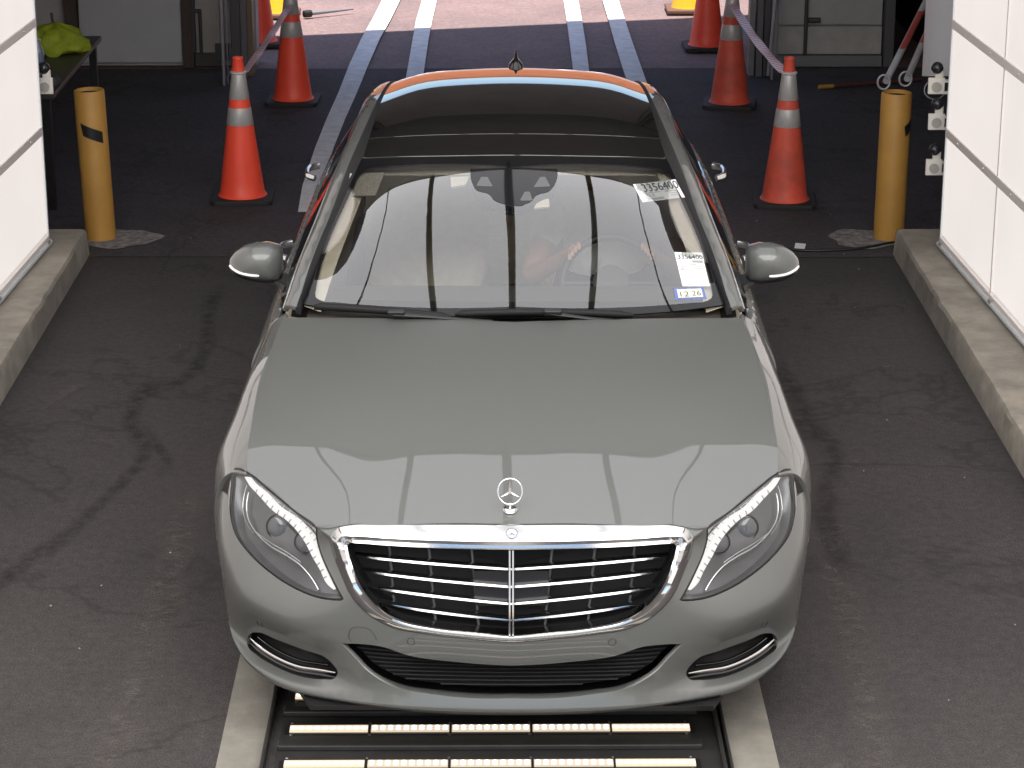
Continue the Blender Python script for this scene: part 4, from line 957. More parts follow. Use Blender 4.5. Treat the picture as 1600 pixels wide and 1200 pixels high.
# white lane tape on the floor
LINEM = mat('lane_paint', (.80, .79, .80), .8, c2=(.60, .59, .60), scale=9, bump=.1)
LINEO = mat('lane_paint_outside', (.80, .80, .82), .8, c2=(.55, .55, .58), scale=6)
def tape(pts, wpx):
    vs = []; 
    for (u, v), wd in zip(pts, wpx): vs.append((bp(u - wd / 2, v, z=.007), bp(u + wd / 2, v, z=.007)))
    b = MB(); n = len(vs); b.add([p for q in vs for p in q], [(2 * i, 2 * i + 1, 2 * i + 3, 2 * i + 2) for i in range(n - 1)])
    tag(b.build('lane_line', LINEM), kind='structure')
tape([(479, 331), (487, 290), (507, 230), (525, 185), (543, 145), (561, 100), (579, 60), (596, 30), (611, 0), (640, -70)], [27, 29, 29, 29, 29, 30, 29, 29, 28, 25])
tape([(640, 180), (646, 130), (651, 100), (657, 62), (663, 30), (671, 0), (686, -70)], [27, 27, 26, 25, 25, 23, 20])
tape([(917, 170), (909, 118), (903, 70), (898, 35), (892, 0), (884, -70)], [26, 25, 25, 24, 23, 20])
tape([(1003, 150), (989, 110), (974, 65), (964, 32), (954, 0), (938, -70)], [30, 30, 28, 26, 25, 22])

def stain_mat(name, c, amt):
    m = bpy.data.materials.new(name); m.use_nodes = True; nt = m.node_tree; N = nt.nodes.new; L = nt.links.new
    b = nt.nodes['Principled BSDF']; b.inputs['Base Color'].default_value = (*c, 1); b.inputs['Roughness'].default_value = .85; out = nt.nodes['Material Output']
    at = N('ShaderNodeAttribute'); at.attribute_name = 'fade'; tc = N('ShaderNodeTexCoord'); n = N('ShaderNodeTexNoise'); n.inputs['Scale'].default_value = 14; n.inputs['Detail'].default_value = 8; n.inputs['Roughness'].default_value = .7
    L(tc.outputs['Object'], n.inputs['Vector']); mr = N('ShaderNodeMapRange'); mr.inputs['From Min'].default_value = .35; mr.inputs['From Max'].default_value = .62; L(n.outputs['Fac'], mr.inputs[0])
    k = N('ShaderNodeMath'); k.operation = 'MULTIPLY'; L(at.outputs['Fac'], k.inputs[0]); L(mr.outputs[0], k.inputs[1]); k2 = N('ShaderNodeMath'); k2.operation = 'MULTIPLY'; k2.inputs[1].default_value = amt; L(k.outputs[0], k2.inputs[0])
    t = N('ShaderNodeBsdfTransparent'); mx = N('ShaderNodeMixShader'); L(k2.outputs[0], mx.inputs[0]); L(t.outputs[0], mx.inputs[1]); L(b.outputs[0], mx.inputs[2]); L(mx.outputs[0], out.inputs[0]); return m
def stain(name, path, wpx, m, z=.0045):
    P = resamp(crv(path, n=8), step=8); tn = np.gradient(P, axis=0); tn /= np.linalg.norm(tn, axis=1, keepdims=True); nr = np.stack([-tn[:, 1], tn[:, 0]], 1)
    vs, fd, n = [], [], len(P); rr = np.random.RandomState(len(path)); wj = np.convolve(rr.rand(n + 8), np.ones(5) / 5, 'same')[:n] * 1.2 + .4
    for i in range(n):
        for k, f in ((-1, 0), (-.35, .8), (0, 1), (.35, .8), (1, 0)):
            q = P[i] + nr[i] * wpx * wj[i] * k; vs.append(bp(q[0], q[1], z=z)); fd.append(f * min(1, i / 4, (n - 1 - i) / 4))
    o = MB().add(vs, [(i * 5 + k, i * 5 + k + 1, i * 5 + k + 6, i * 5 + k + 5) for i in range(n - 1) for k in range(4)]).build(name, m, fix=False)
    a = o.data.attributes.new('fade', 'FLOAT', 'POINT'); a.data.foreach_set('value', fd); tag(o, kind='structure'); return o
DAMP = stain_mat('damp_stain', (.016, .014, .0145), .5); PALE = stain_mat('pale_scuff', (.11, .095, .085), .55)
stain('floor_stain', [(352, 440), (328, 480), (322, 545), (292, 588), (216, 622), (204, 662), (226, 702), (198, 746), (150, 792), (96, 842), (30, 884), (-40, 960)], 15, DAMP)
stain('floor_stain', [(204, 662), (238, 690), (262, 720), (240, 742)], 14, DAMP)
stain('floor_stain', [(1208, 560), (1240, 610), (1262, 660), (1300, 700), (1290, 800), (1330, 900)], 20, DAMP)
stain('floor_scuff', [(60, 640), (110, 610), (150, 590)], 12, PALE); stain('floor_scuff', [(1365, 578), (1390, 572), (1416, 565)], 9, PALE); stain('floor_scuff', [(1415, 662), (1440, 655), (1468, 648)], 11, PALE)
stain('floor_scuff', [(1285, 745), (1310, 900), (1345, 1060), (1380, 1220)], 46, PALE); stain('floor_scuff', [(300, 760), (262, 900), (215, 1060), (160, 1220)], 46, PALE)

# ------------------------------------------------------------------ under-car light tray
STEEL = mat('tray_steel', (.034, .032, .031), .42, .3, var=.15, scale=14)
xl, xr = tl0[0], tr0[0]
tray = thing('light_tray', 'black steel floor tray with bright LED strips in front of the bumper', 'light tray', (0, 0, 0))
MB().box(((xl + xr) / 2 + .02, .9, .012), (xr - xl - .05, 7.6, .02)).build('tray_plate', STEEL, tray)
for x in (xl + .006, xr - .0): MB().box((x, .9, .022), (.012, 7.6, .044)).build('tray_rail', STEEL, tray, bevel=.003)
for x in (xr + .022,): MB().box((x, .9, .02), (.010, 7.6, .04)).build('tray_rail', STEEL, tray, bevel=.003)
LEDHOT = emis('led_chip', (1, .95, .86), 1.1); LEDW = emis('led_diffuser', (1, .84, .60), .47); LEDD = emis('led_base', (1, .82, .62), .38)
SCREW = mat('screw', (.6, .6, .6), .3, 1)
led = [(bp(453, 1138, z=.03), bp(1078, 1138, z=.03)), (bp(442, 1193, z=.03), bp(1087, 1193, z=.03))]
dy = led[0][0][1] - led[1][0][1]
for k in range(-6, 14):
    a = led[0][0] + np.array([0, k * dy, 0]); c = led[0][1] + np.array([0, k * dy, 0])
    if k > 2 and k % 1: continue
    if a[1] > 4.3 or a[1] < -1.6: continue
    W_ = c[0] - a[0]
    MB().box(((a[0] + c[0]) / 2, a[1], .0235), (W_ + .03, .062, .003)).build('led_plate', mat('led_plate_steel', (.03, .029, .029), .35, .6), tray)
    MB().box(((a[0] + c[0]) / 2, a[1] + dy * .5, .031), (W_ + .06, .045, .018)).build('tray_crossbar', STEEL, tray, bevel=.004)
    segs = [(0, .195, LEDW, 'led_segment'), (.203, .398, LEDD, 'led_segment'), (.405, .60, LEDD, 'led_segment'), (.607, .80, LEDD, 'led_segment'), (.806, 1, LEDW, 'led_segment')]
    near = a[1] < .8
    for i, (f0, f1, m, nm) in enumerate(segs):
        o = MB().box((a[0] + W_ * (f0 + f1) / 2, a[1], .028), (W_ * (f1 - f0), .040, .006)).build(nm, m, tray)
        if near:
            b = MB(); n = 10
            for q in range(n):
                x = a[0] + W_ * (f0 + (f1 - f0) * (q + .5) / n)
                for yy in ((0,) if m is LEDW else (-.008, .008)):
                    b.lathe([(.0085 if m is LEDD else .011, .0312), (.006, .0335), (0, .034)], 10, (x, a[1] + yy, 0))
            b.build('led_chip', LEDHOT, o)
    if near:
        b = MB()
        for f0 in (.005, .2, .4, .6, .8, .99):
            for yy in (-.026, .026, ): b.lathe([(.005, .025), (.005, .028), (.002, .030), (0, .030)], 8, (a[0] + W_ * f0, a[1] + yy * 1.55, 0))
        b.build('screw', SCREW, tray, smooth=40)

# ------------------------------------------------------------------ light walls (lit panels in a grey grid)
PANEL = emis('light_panel', (1, .925, .885), .41, var=.09)
FRAME = mat('frame_grey', (.92, .86, .82), .5, .1)
EDGE = mat('frame_edge', (.80, .82, .83), .4)
def light_wall(A, Bp, label, sg):
    A = np.array([A[0], A[1]]); B_ = np.array([Bp[0], Bp[1]]); d = (B_ - A) / np.linalg.norm(B_ - A)      # from the far end towards the camera
    rz = math.atan2(d[1], d[0]); t = thing('light_wall', label, 'light wall', (A[0], A[1], 0), rz)
    side = 1 if sg > 0 else -1                                     # local +y side of the wall's back
    back = side
    pw, z0, ph, st = 1.045, .20, .559, .045; ncol, nrow = 10, 6
    for i in range(ncol):
        for j in range(nrow):
            zc = .222 + ph * (j + .5) - st / 2 + .012
            MB().box((pw * (i + .5), back * .012, zc - .012), (pw - .014, .02, ph - st)).build('light_panel', PANEL, t)
    for j in range(nrow + 1):
        z = .222 + ph * j - st / 2
        if j == 0: z = .190; h = .03
        else: h = st
        MB().box((pw * ncol / 2, back * .010, z), (pw * ncol, .034, h)).build('frame_rail', FRAME, t, bevel=.003)
        b = MB()
        if j:
            for i in range(ncol * 2): b.lathe([(.006, 0), (.005, -.003 * back), (0, -.003 * back)], 8, (pw * (.25 + i * .5), back * -.007, z), axis='Y')
            b.build('rail_screw', SCREW, t, smooth=30)
    for i in range(1, ncol):
        MB().box((pw * i, back * .011, .2 + ph * nrow / 2), (.016, .03, ph * nrow)).build('frame_post', FRAME, t)
    MB().box((-.008, back * .03, .2 + ph * nrow / 2), (.016, .07, ph * nrow + .03)).build('frame_edge', EDGE, t)
    MB().box((pw * ncol / 2, back * .07, .2 + ph * nrow / 2), (pw * ncol, .07, ph * nrow)).build('wall_back', mat('wall_back_white', (.7, .7, .7), .6), t)
    MB().tube([(-.02, back * -.004, .166), (pw * ncol, back * -.004, .166)], .016, 10).build('bottom_pipe', mat('pipe_white', (.62, .64, .64), .35), t, smooth=60)
    b = MB()
    for i in range(ncol + 1): b.box((pw * i + .04, back * .03, .156), (.10, .07, .014)); b.box((pw * i + .04, back * -.012, .170), (.05, .012, .035))
    b.build('foot_clamp', mat('clamp_grey', (.35, .35, .34), .5, .3), t, bevel=.003); return t
wl = (bp(75, 378, z=.17), bp(0, 465, z=.17)); wr = (bp(1470, 381, z=.17), bp(1600, 531, z=.17))
light_wall(wl[0], wl[1], 'white lit panel wall on the left kerb', -1)
light_wall(wr[0], wr[1], 'white lit panel wall on the right kerb', 1)
# white end sheet beyond the right wall
q = [bp(1440.5, 119, y=6.15), bp(1484, 119, y=5.75), bp(1496, -120, y=5.75), bp(1458, -120, y=6.15)]
q[2][0], q[3][0] = q[1][0], q[0][0]
b = MB(); b.loft([[tuple(np.array(p) * (1 - t) + np.array(r_) * t + np.array([.03 * sin(t * pi), 0, 0])) for p, r_ in ((q[0], q[1]), (q[3], q[2]))] for t in (0,)] if False else [[tuple(q[0] * (1 - t) + q[1] * t + [-.02 * sin(t * pi), 0, 0]), tuple(q[3] * (1 - t) + q[2] * t + [-.02 * sin(t * pi), 0, 0]), tuple(q[3] * (1 - t) + q[2] * t + [-.02 * sin(t * pi) + .008, .006, 0]), tuple(q[0] * (1 - t) + q[1] * t + [-.02 * sin(t * pi) + .008, .006, 0])] for t in np.linspace(0, 1, 12)])
tag(b.build('end_sheet', mat('end_sheet_white', (.62, .63, .66), .5), smooth=40), 'pale grey sheet hanging at the far end of the right light wall', 'sheet')
# clamp brackets with a ball knob at the wall ends
BRK = mat('bracket_cream', (.70, .66, .60), .45)
def bracket(p, sg, label):
    t = thing('panel_bracket', label, 'bracket', tuple(p), 0, 'brackets on the ends of the light walls')
    MB().box((0, 0, -.03), (.085, .02, .085)).build('plate', BRK, t, bevel=.004)
    MB().lathe([(.026, 0), (.026, -.006), (.020, -.006), (.020, -.002), (.010, -.002), (.010, -.008), (0, -.008)], 24, (0, -.010, -.035), axis='Y').build('ring', mat('bracket_print', (.38, .36, .33), .5), t, smooth=30)
    b = MB(); b.box((sg * .075, 0, -.005), (.08, .016, .014)); b.box((sg * .075, 0, -.065), (.08, .016, .014)); b.build('arm', BRK, t)
    MB().box((.012, 0, .03), (.045, .018, .05)).build('neck', BRK, t, bevel=.01)
    k = MB().lathe([(.001, -.032), (.018, -.026), (.030, -.010), (.032, .004), (.024, .022), (.010, .031), (0, .032)], 20, (0, .0, .062)).build('knob', mat('knob_dark', (.03, .03, .035), .12, .3), t, smooth=60)
    return t
for (u, v), lab, sg in (((1463, 134), 'topmost cream bracket on the right wall end, with a wire loop', 1), ((1463, 190), 'middle cream bracket on the right wall end', 1), ((1459, 261), 'lowest cream bracket on the right wall end', 1), ((70, 134), 'cream bracket on the left wall end beside the table', -1)):
    p = bp(u, v, y=5.60 if u > 800 else 5.68); bracket((p[0], p[1], p[2] + .03), sg, lab)
c0 = bp(1461, 140, y=5.66); MB().tube([(c0[0] + .055 * cos(q), c0[1], c0[2] + .05 * sin(q)) for q in np.linspace(R(120), R(330), 16)], .0035, 6).build('wire_loop', mat('wire_grey', (.3, .3, .32), .4), smooth=60)
tag(bpy.data.objects['wire_loop'], 'thin grey wire loop hanging behind the topmost bracket', 'wire')

# ------------------------------------------------------------------ building shell
CEIL = mat('ceiling_grey', (.42, .41, .40), .8, var=.1, scale=2)
WALLG = mat('wall_grey', (.42, .40, .39), .75, var=.08, scale=3, bump=.05)
WALLB = mat('wall_beige', (.42, .375, .345), .75, var=.10, scale=4)
WALLL = mat('wall_light', (.42, .41, .40), .7, var=.08, scale=3)
DOORP = mat('door_panel', (.46, .46, .465), .55, var=.04, scale=5)
WOOD = mat('brown_timber', (.085, .058, .046), .7, c2=(.05, .036, .03), scale=12, stretch=(6, 6, .5))
STUD = mat('galvanised_steel', (.32, .31, .33), .4, .75, var=.1, scale=10)
bld = thing('drive_through_building', 'grey drive-through bay with an open far doorway', 'building', (0, 0, 0))
YW = 11.2
MB().add([(-5.4, -8, 4.7), (5.4, -8, 4.7), (5.4, YW + 2.03, 4.7), (1.63, YW + .97, 4.7), (-1.54, YW + .20, 4.7), (-5.4, YW + .20, 4.7), (-5.4, -8, 4.95), (5.4, -8, 4.95), (5.4, YW + 2.03, 4.95), (1.63, YW + .97, 4.95), (-1.54, YW + .20, 4.95), (-5.4, YW + .20, 4.95)],
         [(5, 4, 3, 2, 1, 0), (6, 7, 8, 9, 10, 11)] + [(i, (i + 1) % 6, 6 + (i + 1) % 6, 6 + i) for i in range(6)]).build('roof', CEIL, bld)
for x in (-5.5, 5.5): MB().box((x, 1.7, 2.4), (.2, 19.4, 4.8)).build('side_wall', WALLG, bld)
MB().box((0, -8.1, 4.35), (10.8, .2, 1.1)).build('entrance_header', WALLG, bld)
for x in (-4.2, 4.2): MB().box((x, -8.1, 1.9), (2.4, .2, 3.8)).build('entrance_wall', WALLG, bld)
def X(u, y=YW, v=100): return float(bp(u, v, y=y)[0])
jl, jr = X(396, 10.9), X(1200, 10.9)
el = MB().box(((jl - 5.4) / 2, YW + .1, 2.35), (jl + 5.4, .2, 4.7)).build('end_wall', WALLG, bld)
x0, x1 = X(1375), X(1452)
MB().box(((jr + x0) / 2, YW + .1, 2.35), (x0 - jr, .2, 4.7)).build('end_wall', WALLL, bld)
er = bpy.data.objects['end_wall.001']
MB().box(((x1 + 5.4) / 2, YW + .1, 2.35), (5.4 - x1, .2, 4.7)).build('end_wall', WALLG, bld)
MB().box(((x0 + x1) / 2, YW + .1, 3.5), (x1 - x0, .2, 2.4)).build('end_wall', WALLG, bld)
MB().box(((jl + jr) / 2, YW + .1, 3.8), (jr - jl, .2, 1.8)).build('door_header', WALLG, bld)
# unlit room behind the right doorway, its darkness put into near-black walls
MB().box(((x0 + x1) / 2, YW + 2.25, 1.3), (1.2, .1, 2.6)).build('dark_room', DARKIN, bld)
for x in (x0 - .1, x1 + .1): MB().box((x, YW + 1.2, 1.3), (.1, 2.0, 2.6)).build('dark_room', DARKIN, bld)
MB().box(((x0 + x1) / 2, YW + 1.2, 2.65), (1.2, 2.2, .1)).build('dark_room', DARKIN, bld)
# cladding on the end walls (sub-parts)
def clad(u0, u1, z0, z1, m, name, th, parent): MB().box(((X(u0) + X(u1)) / 2, YW - th / 2 - .001, (z0 + z1) / 2), (X(u1) - X(u0), th, z1 - z0)).build(name, m, parent, bevel=.004)
clad(129, 287, .03, 3.2, DOORP, 'door_panel', .05, el); clad(108, 127, 0, 3.4, WOOD, 'timber_post', .10, el); clad(289, 306, 0, 3.4, WOOD, 'timber_post', .10, el)
clad(307, 346, .10, 3.4, WALLB, 'beige_panel', .03, el); clad(307, 346, 0, .10, mat('skirting_dark', (.07, .065, .06), .7), 'skirting', .04, el)
clad(1213, 1374, .30, 3.4, WALLL, 'upper_panel', .03, er); clad(1213, 1374, .085, .29, mat('lower_panel', (.44, .42, .40), .75, var=.12, scale=6), 'lower_panel', .05, er); clad(1213, 1374, 0, .08, mat('ledge_grey', (.20, .20, .21), .8), 'ledge', .10, er)
clad(1376, 1391, 0, 3.4, mat('pillar_dark', (.10, .10, .105), .6), 'pillar', .12, er)
PIPE = mat('pipe_dark', (.06, .055, .055), .5)
b = MB(); xx = X(1255); b.tube([(xx, YW - .07, .02), (xx, YW - .07, 2.2)], .014, 8); xx2 = X(1252); b.tube([(xx2 + .03, YW - .07, .34), (xx2 + .12, YW - .07, .34)], .02, 8); b.build('conduit', PIPE, er, smooth=50)
b = MB(); xx = X(307); b.tube([(xx, YW - .09, .12), (xx, YW - .09, .62)], .016, 8); b.tube([(xx - .02, YW - .09, .42), (xx + .06, YW - .09, .42)], .014, 8); b.tube([(xx + .05, YW - .09, .10), (xx + .05, YW - .09, .42)], .012, 8); b.box((xx + .2, YW - .06, .11), (.10, .05, .12)); b.build('conduit', PIPE, el, smooth=50)
# steel door posts
def post(u, v, wd, dp, m, name='door_post', h=4.6):
    p = bp(u, v, z=0); MB().box((p[0], p[1], h / 2), (wd, dp, h)).build(name, m, bld, bevel=.004); return p
for u, v, wd, dp, m in ((351, 133, .022, .07, STUD), (357, 132, .006, .05, STUD), (371, 122, .065, .10, mat('post_dark', (.075, .07, .075), .5, .3)), (384, 118, .05, .12, mat('post_mid', (.13, .12, .13), .5, .3)), (394, 116, .04, .14, mat('post_tan', (.16, .11, .075), .6)),
                        (1205, 124, .018, .07, STUD), (1196, 118, .05, .10, MATS['post_dark']), (1184, 118, .045, .12, MATS['post_mid']), (1172, 116, .04, .14, mat('post_light', (.20, .19, .19), .5, .2))): post(u, v, wd, dp, m)
MB().tube([bp(352, 128, y=10.55), bp(368, 96, y=10.7)], .012, 6).build('door_brace', STUD, bld, smooth=50)
p = bp(1200, 118, y=10.6); MB().tube([p, p + np.array([.10, 0, 1.5])], .012, 6).build('door_brace', STUD, bld, smooth=50)
# ceiling lights: wide lit panels between beams, over the car
CL = emis('ceiling_panel', (.97, .97, 1), .78)
BEAMM = mat('beam_dark', (.10, .10, .10), .6)
LX = [(-2.3, -1.505), (-1.475, -.665), (-.615, -.028), (.028, .615), (.665, 1.475), (1.505, 2.3)]
LABS = ['outermost %s on the left', 'second %s from the left', '%s just left of the centre beam', '%s just right of the centre beam', 'second %s from the right', 'outermost %s on the right']
CY0, CY1, CZ = -7.9, 3.98, 4.15
CLF = emis('ceiling_panel_front', (1, .975, .95), 2.9)
for y0, y1, m, nm in ((-.12, CY1, CL, 'lit ceiling panel above the car'), (CY0, -.20, CLF, 'lit ceiling panel in front of the car')):
    for (a, c), lab in zip(LX, LABS):
        if m is CLF: a, c = (-3.05 if a < -2.2 else a), (3.05 if c > 2.2 else c)
        t = thing('ceiling_light', lab % nm, 'ceiling light', ((a + c) / 2, (y0 + y1) / 2, CZ), 0, 'lit ceiling panels above the bay')
        MB().box((0, 0, .03), (c - a, y1 - y0, .03)).build('diffuser', m, t)
        b = MB()
        for x in (-(c - a) / 2 - .006, (c - a) / 2 + .006): b.box((x, 0, .03), (.012, y1 - y0 + .06, .07))
        for y in (-(y1 - y0) / 2 - .015, (y1 - y0) / 2 + .015): b.box((0, y, .03), (c - a, .03, .07))
        b.build('frame', BEAMM, t)
for x in (-1.49, -.64, 0, .64, 1.49):
    o = MB().box((x, (CY0 + CY1) / 2, CZ + .08), (.03, CY1 - CY0 + .3, .12)).build('beam', BEAMM, bld)

# ------------------------------------------------------------------ bollards
YEL = mat('bollard_yellow', (.50, .265, .055), .5, c2=(.42, .215, .045), scale=5, bump=.05)
FOOT = mat('footing_concrete', (.30, .275, .26), .9, c2=(.10, .09, .088), scale=22, bump=.3, bscale=60)
def bollard(base, top, label, patch_uv, rz, tape_wrap):
    p = bp(*base, z=0); q = bp(*top, y=p[1]); h = q[2]
    t = thing('bollard', label, 'bollard', (p[0], p[1], 0), rz, 'yellow bollards at the kerb ends')
    t.rotation_euler = (0, math.atan2(q[0] - p[0], h) * .8, rz)
    MB().lathe([(.083, 0), (.083, h - .01), (.079, h), (.072, h), (.070, h - .02), (.070, h - .10), (0, h - .10)], 40).build('pipe', YEL, t, smooth=30)
    MB().lathe([(.0705, h - .022), (.0705, h - .020), (0, h - .020)], 32).build('pipe_shade_disc', DARKIN, t)  # dark disc painted as the shade inside the open pipe
    # torn black tape wrapped part way round
    b = MB(); n = 10; a0, a1, z0, zs = tape_wrap
    top_ = [(.0845 * cos(a0 + (a1 - a0) * i / n), .0845 * sin(a0 + (a1 - a0) * i / n)) for i in range(n + 1)]
    vs = []
    for i, (x, y) in enumerate(top_):
        f = i / n; up_ = z0 + .055 - zs * f * .0; vs += [(x, y, z0 - zs * f + .035 * (1 if i else 1)), (x, y, z0 - zs * f - .030 * (1 if i not in (0,) else -.9))]
    b.add(vs, [(2 * i, 2 * i + 1, 2 * i + 3, 2 * i + 2) for i in range(n)]); b.build('black_tape', BLACK, t)
    P = MB(); e = []
    for k in range(28):
        a = 2 * pi * k / 28; r = 1 + .10 * sin(3 * a + 1) + .06 * sin(7 * a); e.append((p[0] + patch_uv[0] + .21 * r * cos(a), p[1] - .02 + .20 * r * sin(a), .0075))
    quad('concrete_footing', e, FOOT)
    return t, h
bollard((158, 373), (137, 140), 'yellow pipe bollard at the end of the left kerb', (.11, 0), 0, (R(-125), R(-40), .63, .055))
bollard((1388, 373), (1402, 144), 'yellow pipe bollard at the end of the right kerb, below two striped poles', (-.12, 0), 0, (R(-62), R(10), .61, -.06))
# second scrap of tape on the right bollard's other edge is part of the same wrap
# ------------------------------------------------------------------ traffic cones
ORG = mat('cone_orange', (1.0, .095, .045), .45, c2=(.93, .08, .04), scale=6)
ORGD = mat('cone_orange_dirty', (.80, .10, .055), .55, c2=(.48, .075, .045), scale=5, bump=.05)
BAND = mat('reflective_band', (.50, .48, .47), .4, .2, c2=(.40, .385, .375), scale=14, stretch=(12, 12, .6))
def cone_geo(b, segs): return b.lathe(segs, 40)
def make_cone(base_uv, label, m, height=.80, rb=.132, half=.178, rz=0, top_uv=None, cat='traffic cone', group='orange traffic cones along the lane'):
    p = bp(*base_uv, z=.035); h = height
    t = thing('traffic_cone', label, cat, (p[0], p[1], 0), rz, group)
    rt = .026
    def r(z): return rb + (rt - rb) * (z - .035) / (h - .035)
    MB().loft([[(half * x - .02 * np.sign(x) * (abs(x * y) > .9) * 0, half * y, z) for x, y in ((-1, -.86), (-.86, -1), (.86, -1), (1, -.86), (1, .86), (.86, 1), (-.86, 1), (-1, .86))] for z in (.0, .030)]).build('cone_base', RUBBER, t, bevel=.006)
    zs = [.035, .05, h * .53, h * .535, h * .64, h * .645, h * .70, h * .705, h * .86, h * .865]
    body = MB().lathe([(rb + .012, .030), (rb + .004, .040)] + [(r(z), z) for z in np.linspace(.05, h * .87, 10)] + [(r(h * .88), h * .88), (r(h * .88) - .002, h * .90), (rt + .004, h * .985), (rt + .006, h * .99), (rt + .004, h), (rt - .006, h), (rt - .008, h - .03), (0, h - .03)], 40).build('cone_body', m, t, smooth=35)
    for z0, z1 in ((h * .535, h * .655), (h * .715, h * .885)):
        MB().lathe([(r(z0) + .0008, z0), (r(z0) + .0018, z0 + .002), (r(z1) + .0018, z1 - .002), (r(z1) + .0008, z1)], 40).build('reflective_band', BAND, t, smooth=40)
    MB().lathe([(r(h * .885) + .002, h * .885), (r(h * .885) + .008, h * .89), (r(h * .885) + .008, h * .90), (r(h * .90), h * .905)], 40).build('cone_collar', mat('collar_clear', (.55, .55, .56), .3), t, smooth=40)
    return t, p
def top_h(b, v): p = bp(*b, z=.035); return bp(b[0], v, y=p[1])[2]
c1, p1 = make_cone((379, 302), 'orange cone beside the left bollard, tape tied to its tip', ORG, top_h((379, 302), 89), rz=R(2))
c2, p2 = make_cone((1226, 308), 'dirty orange cone near the right mirror, tape tied to its tip', ORGD, top_h((1226, 308), 89), rz=R(-6))
hh = .84
c3, p3 = make_cone((458, 152), 'orange cone behind the left near cone, halfway to the doorway', ORG, hh + .02, rz=R(-2))
c4, p4 = make_cone((1140, 157), 'orange cone behind the right near cone, halfway to the doorway', ORGD, hh + .02, rz=R(-8))
c5, p5 = make_cone((405, 62), 'sunlit orange cone at the left door post', ORG, hh, rz=R(5))
c6, p6 = make_cone((1104, 68), 'sunlit orange cone at the right door post', ORG, hh, rz=R(2))
YCONE = mat('drum_yellow', (.85, .50, .03), .5)
def drum(uv, label):
    p = bp(*uv, z=0); t = thing('yellow_cone', label, 'traffic cone', (p[0], p[1], 0), 0, 'yellow cones outside the doorway')
    MB().box((0, 0, .018), (.36, .36, .036)).build('cone_base', mat('base_brown', (.14, .07, .05), .7), t, bevel=.01)
    MB().lathe([(.135, .036), (.128, .06), (.055, .62), (.04, .70), (0, .70)], 32).build('cone_body', YCONE, t, smooth=40)
    MB().lathe([(.0935, .34), (.079, .45)], 32).build('orange_band', ORG, t, smooth=40)
drum((434, 24), 'yellow cone outside in the sun behind the left cones'); drum((1074, 17), 'yellow cone outside in the sun behind the right cones')
# striped tape strung between the cone tips
def stripes(name, c1_, c2_, scale, d=(1, 0, 0)):
    m = bpy.data.materials.new(name); m.use_nodes = True; nt = m.node_tree; N = nt.nodes.new; b = nt.nodes['Principled BSDF']; b.inputs['Roughness'].default_value = .4
    tc = N('ShaderNodeTexCoord'); dt = N('ShaderNodeVectorMath'); dt.operation = 'DOT_PRODUCT'; dt.inputs[1].default_value = [k * scale for k in d]
    nt.links.new(tc.outputs['Object'], dt.inputs[0]); fr = N('ShaderNodeMath'); fr.operation = 'FRACT'; nt.links.new(dt.outputs['Value'], fr.inputs[0])
    gt = N('ShaderNodeMath'); gt.operation = 'GREATER_THAN'; gt.inputs[1].default_value = .5; nt.links.new(fr.outputs[0], gt.inputs[0])
    mx = N('ShaderNodeMix'); mx.data_type = 'RGBA'; mx.inputs['A'].default_value = (*c1_, 1); mx.inputs['B'].default_value = (*c2_, 1); nt.links.new(gt.outputs[0], mx.inputs['Factor']); nt.links.new(mx.outputs['Result'], b.inputs['Base Color']); return m
TAPE = stripes('barrier_tape', (.74, .73, .78), (.62, .10, .12), 16, (0, 1, 1.2))
def barrier(a_uv, y0, b_uv, y1, label, sag):
    a = bp(*a_uv, y=y0); c = bp(*b_uv, y=y1); P = []; 
    for i in range(25):
        t = i / 24; P.append(a * (1 - t) + c * t - np.array([0, 0, sag * 4 * t * (1 - t)]))
    secs = []
    for i, q in enumerate(P):
        tw = .5 + .35 * sin(i * .8); wv = .030
        u_ = np.array([.9, .1 * cos(tw), .35 * sin(tw)]) * wv; secs.append([q + u_, q + [0, -.003, .003], q - u_, q - [0, -.003, .003]])
    tag(MB().loft(secs).build('barrier_tape', TAPE, smooth=40), label, 'barrier tape', 'striped tape between the cones')
barrier((381, 114), p1[1], (454, 6), p3[1], 'striped tape from the near left cone up to the cone behind', .012)
barrier((1225, 112), p2[1], (1143, 4), p4[1], 'striped tape from the near right cone up to the cone behind', .03)
# rod with dark grip lying in the sun
a, c = bp(475, 22, z=.03), bp(552, 14, z=.03)
t = thing('pole', 'thin grey pole with a dark grip lying behind the left cones', 'pole', tuple(a), 0)
MB().tube([(0, 0, .0), tuple((c - a) * .14)], .030, 10).build('grip', BLACK, t, smooth=50); MB().tube([tuple((c - a) * .14), tuple(c - a)], [.018, .008], 10).build('rod', mat('rod_grey', (.25, .25, .27), .4, .4), t, smooth=50)
# ------------------------------------------------------------------ striped poles leaning behind the right bollard
STRP = stripes('pole_stripes', (.42, .42, .44), (.36, .07, .05), 3.3, (0, 0, 1))
def leaning(foot, top, label, y0, y1):
    a = bp(*foot, y=y0); c = bp(*top, y=y1); d = (c - a) / np.linalg.norm(c - a)
    t = thing('striped_pole', label, 'pole', tuple(a), 0, 'red and white poles leaning at the right wall end')
    MB().tube([tuple(d * .06), tuple((c - a) * 1.6)], .019, 12).build('shaft', STRP, t, smooth=60)
    MB().tube([(.034 * cos(q), -.01, .03 + .04 * sin(q)) for q in np.linspace(0, 2 * pi, 24, endpoint=False)], .006, 8, closed=True).build('handle_loop', mat('loop_grey', (.4, .4, .42), .4, .3), t, smooth=60)
leaning((1380, 136), (1446, 5), 'striped pole with a loop end, left of the pair over the right bollard', 6.6, 7.4)
leaning((1414, 131), (1462, 20), 'striped pole with a loop end, right of the pair over the right bollard', 6.6, 7.4)
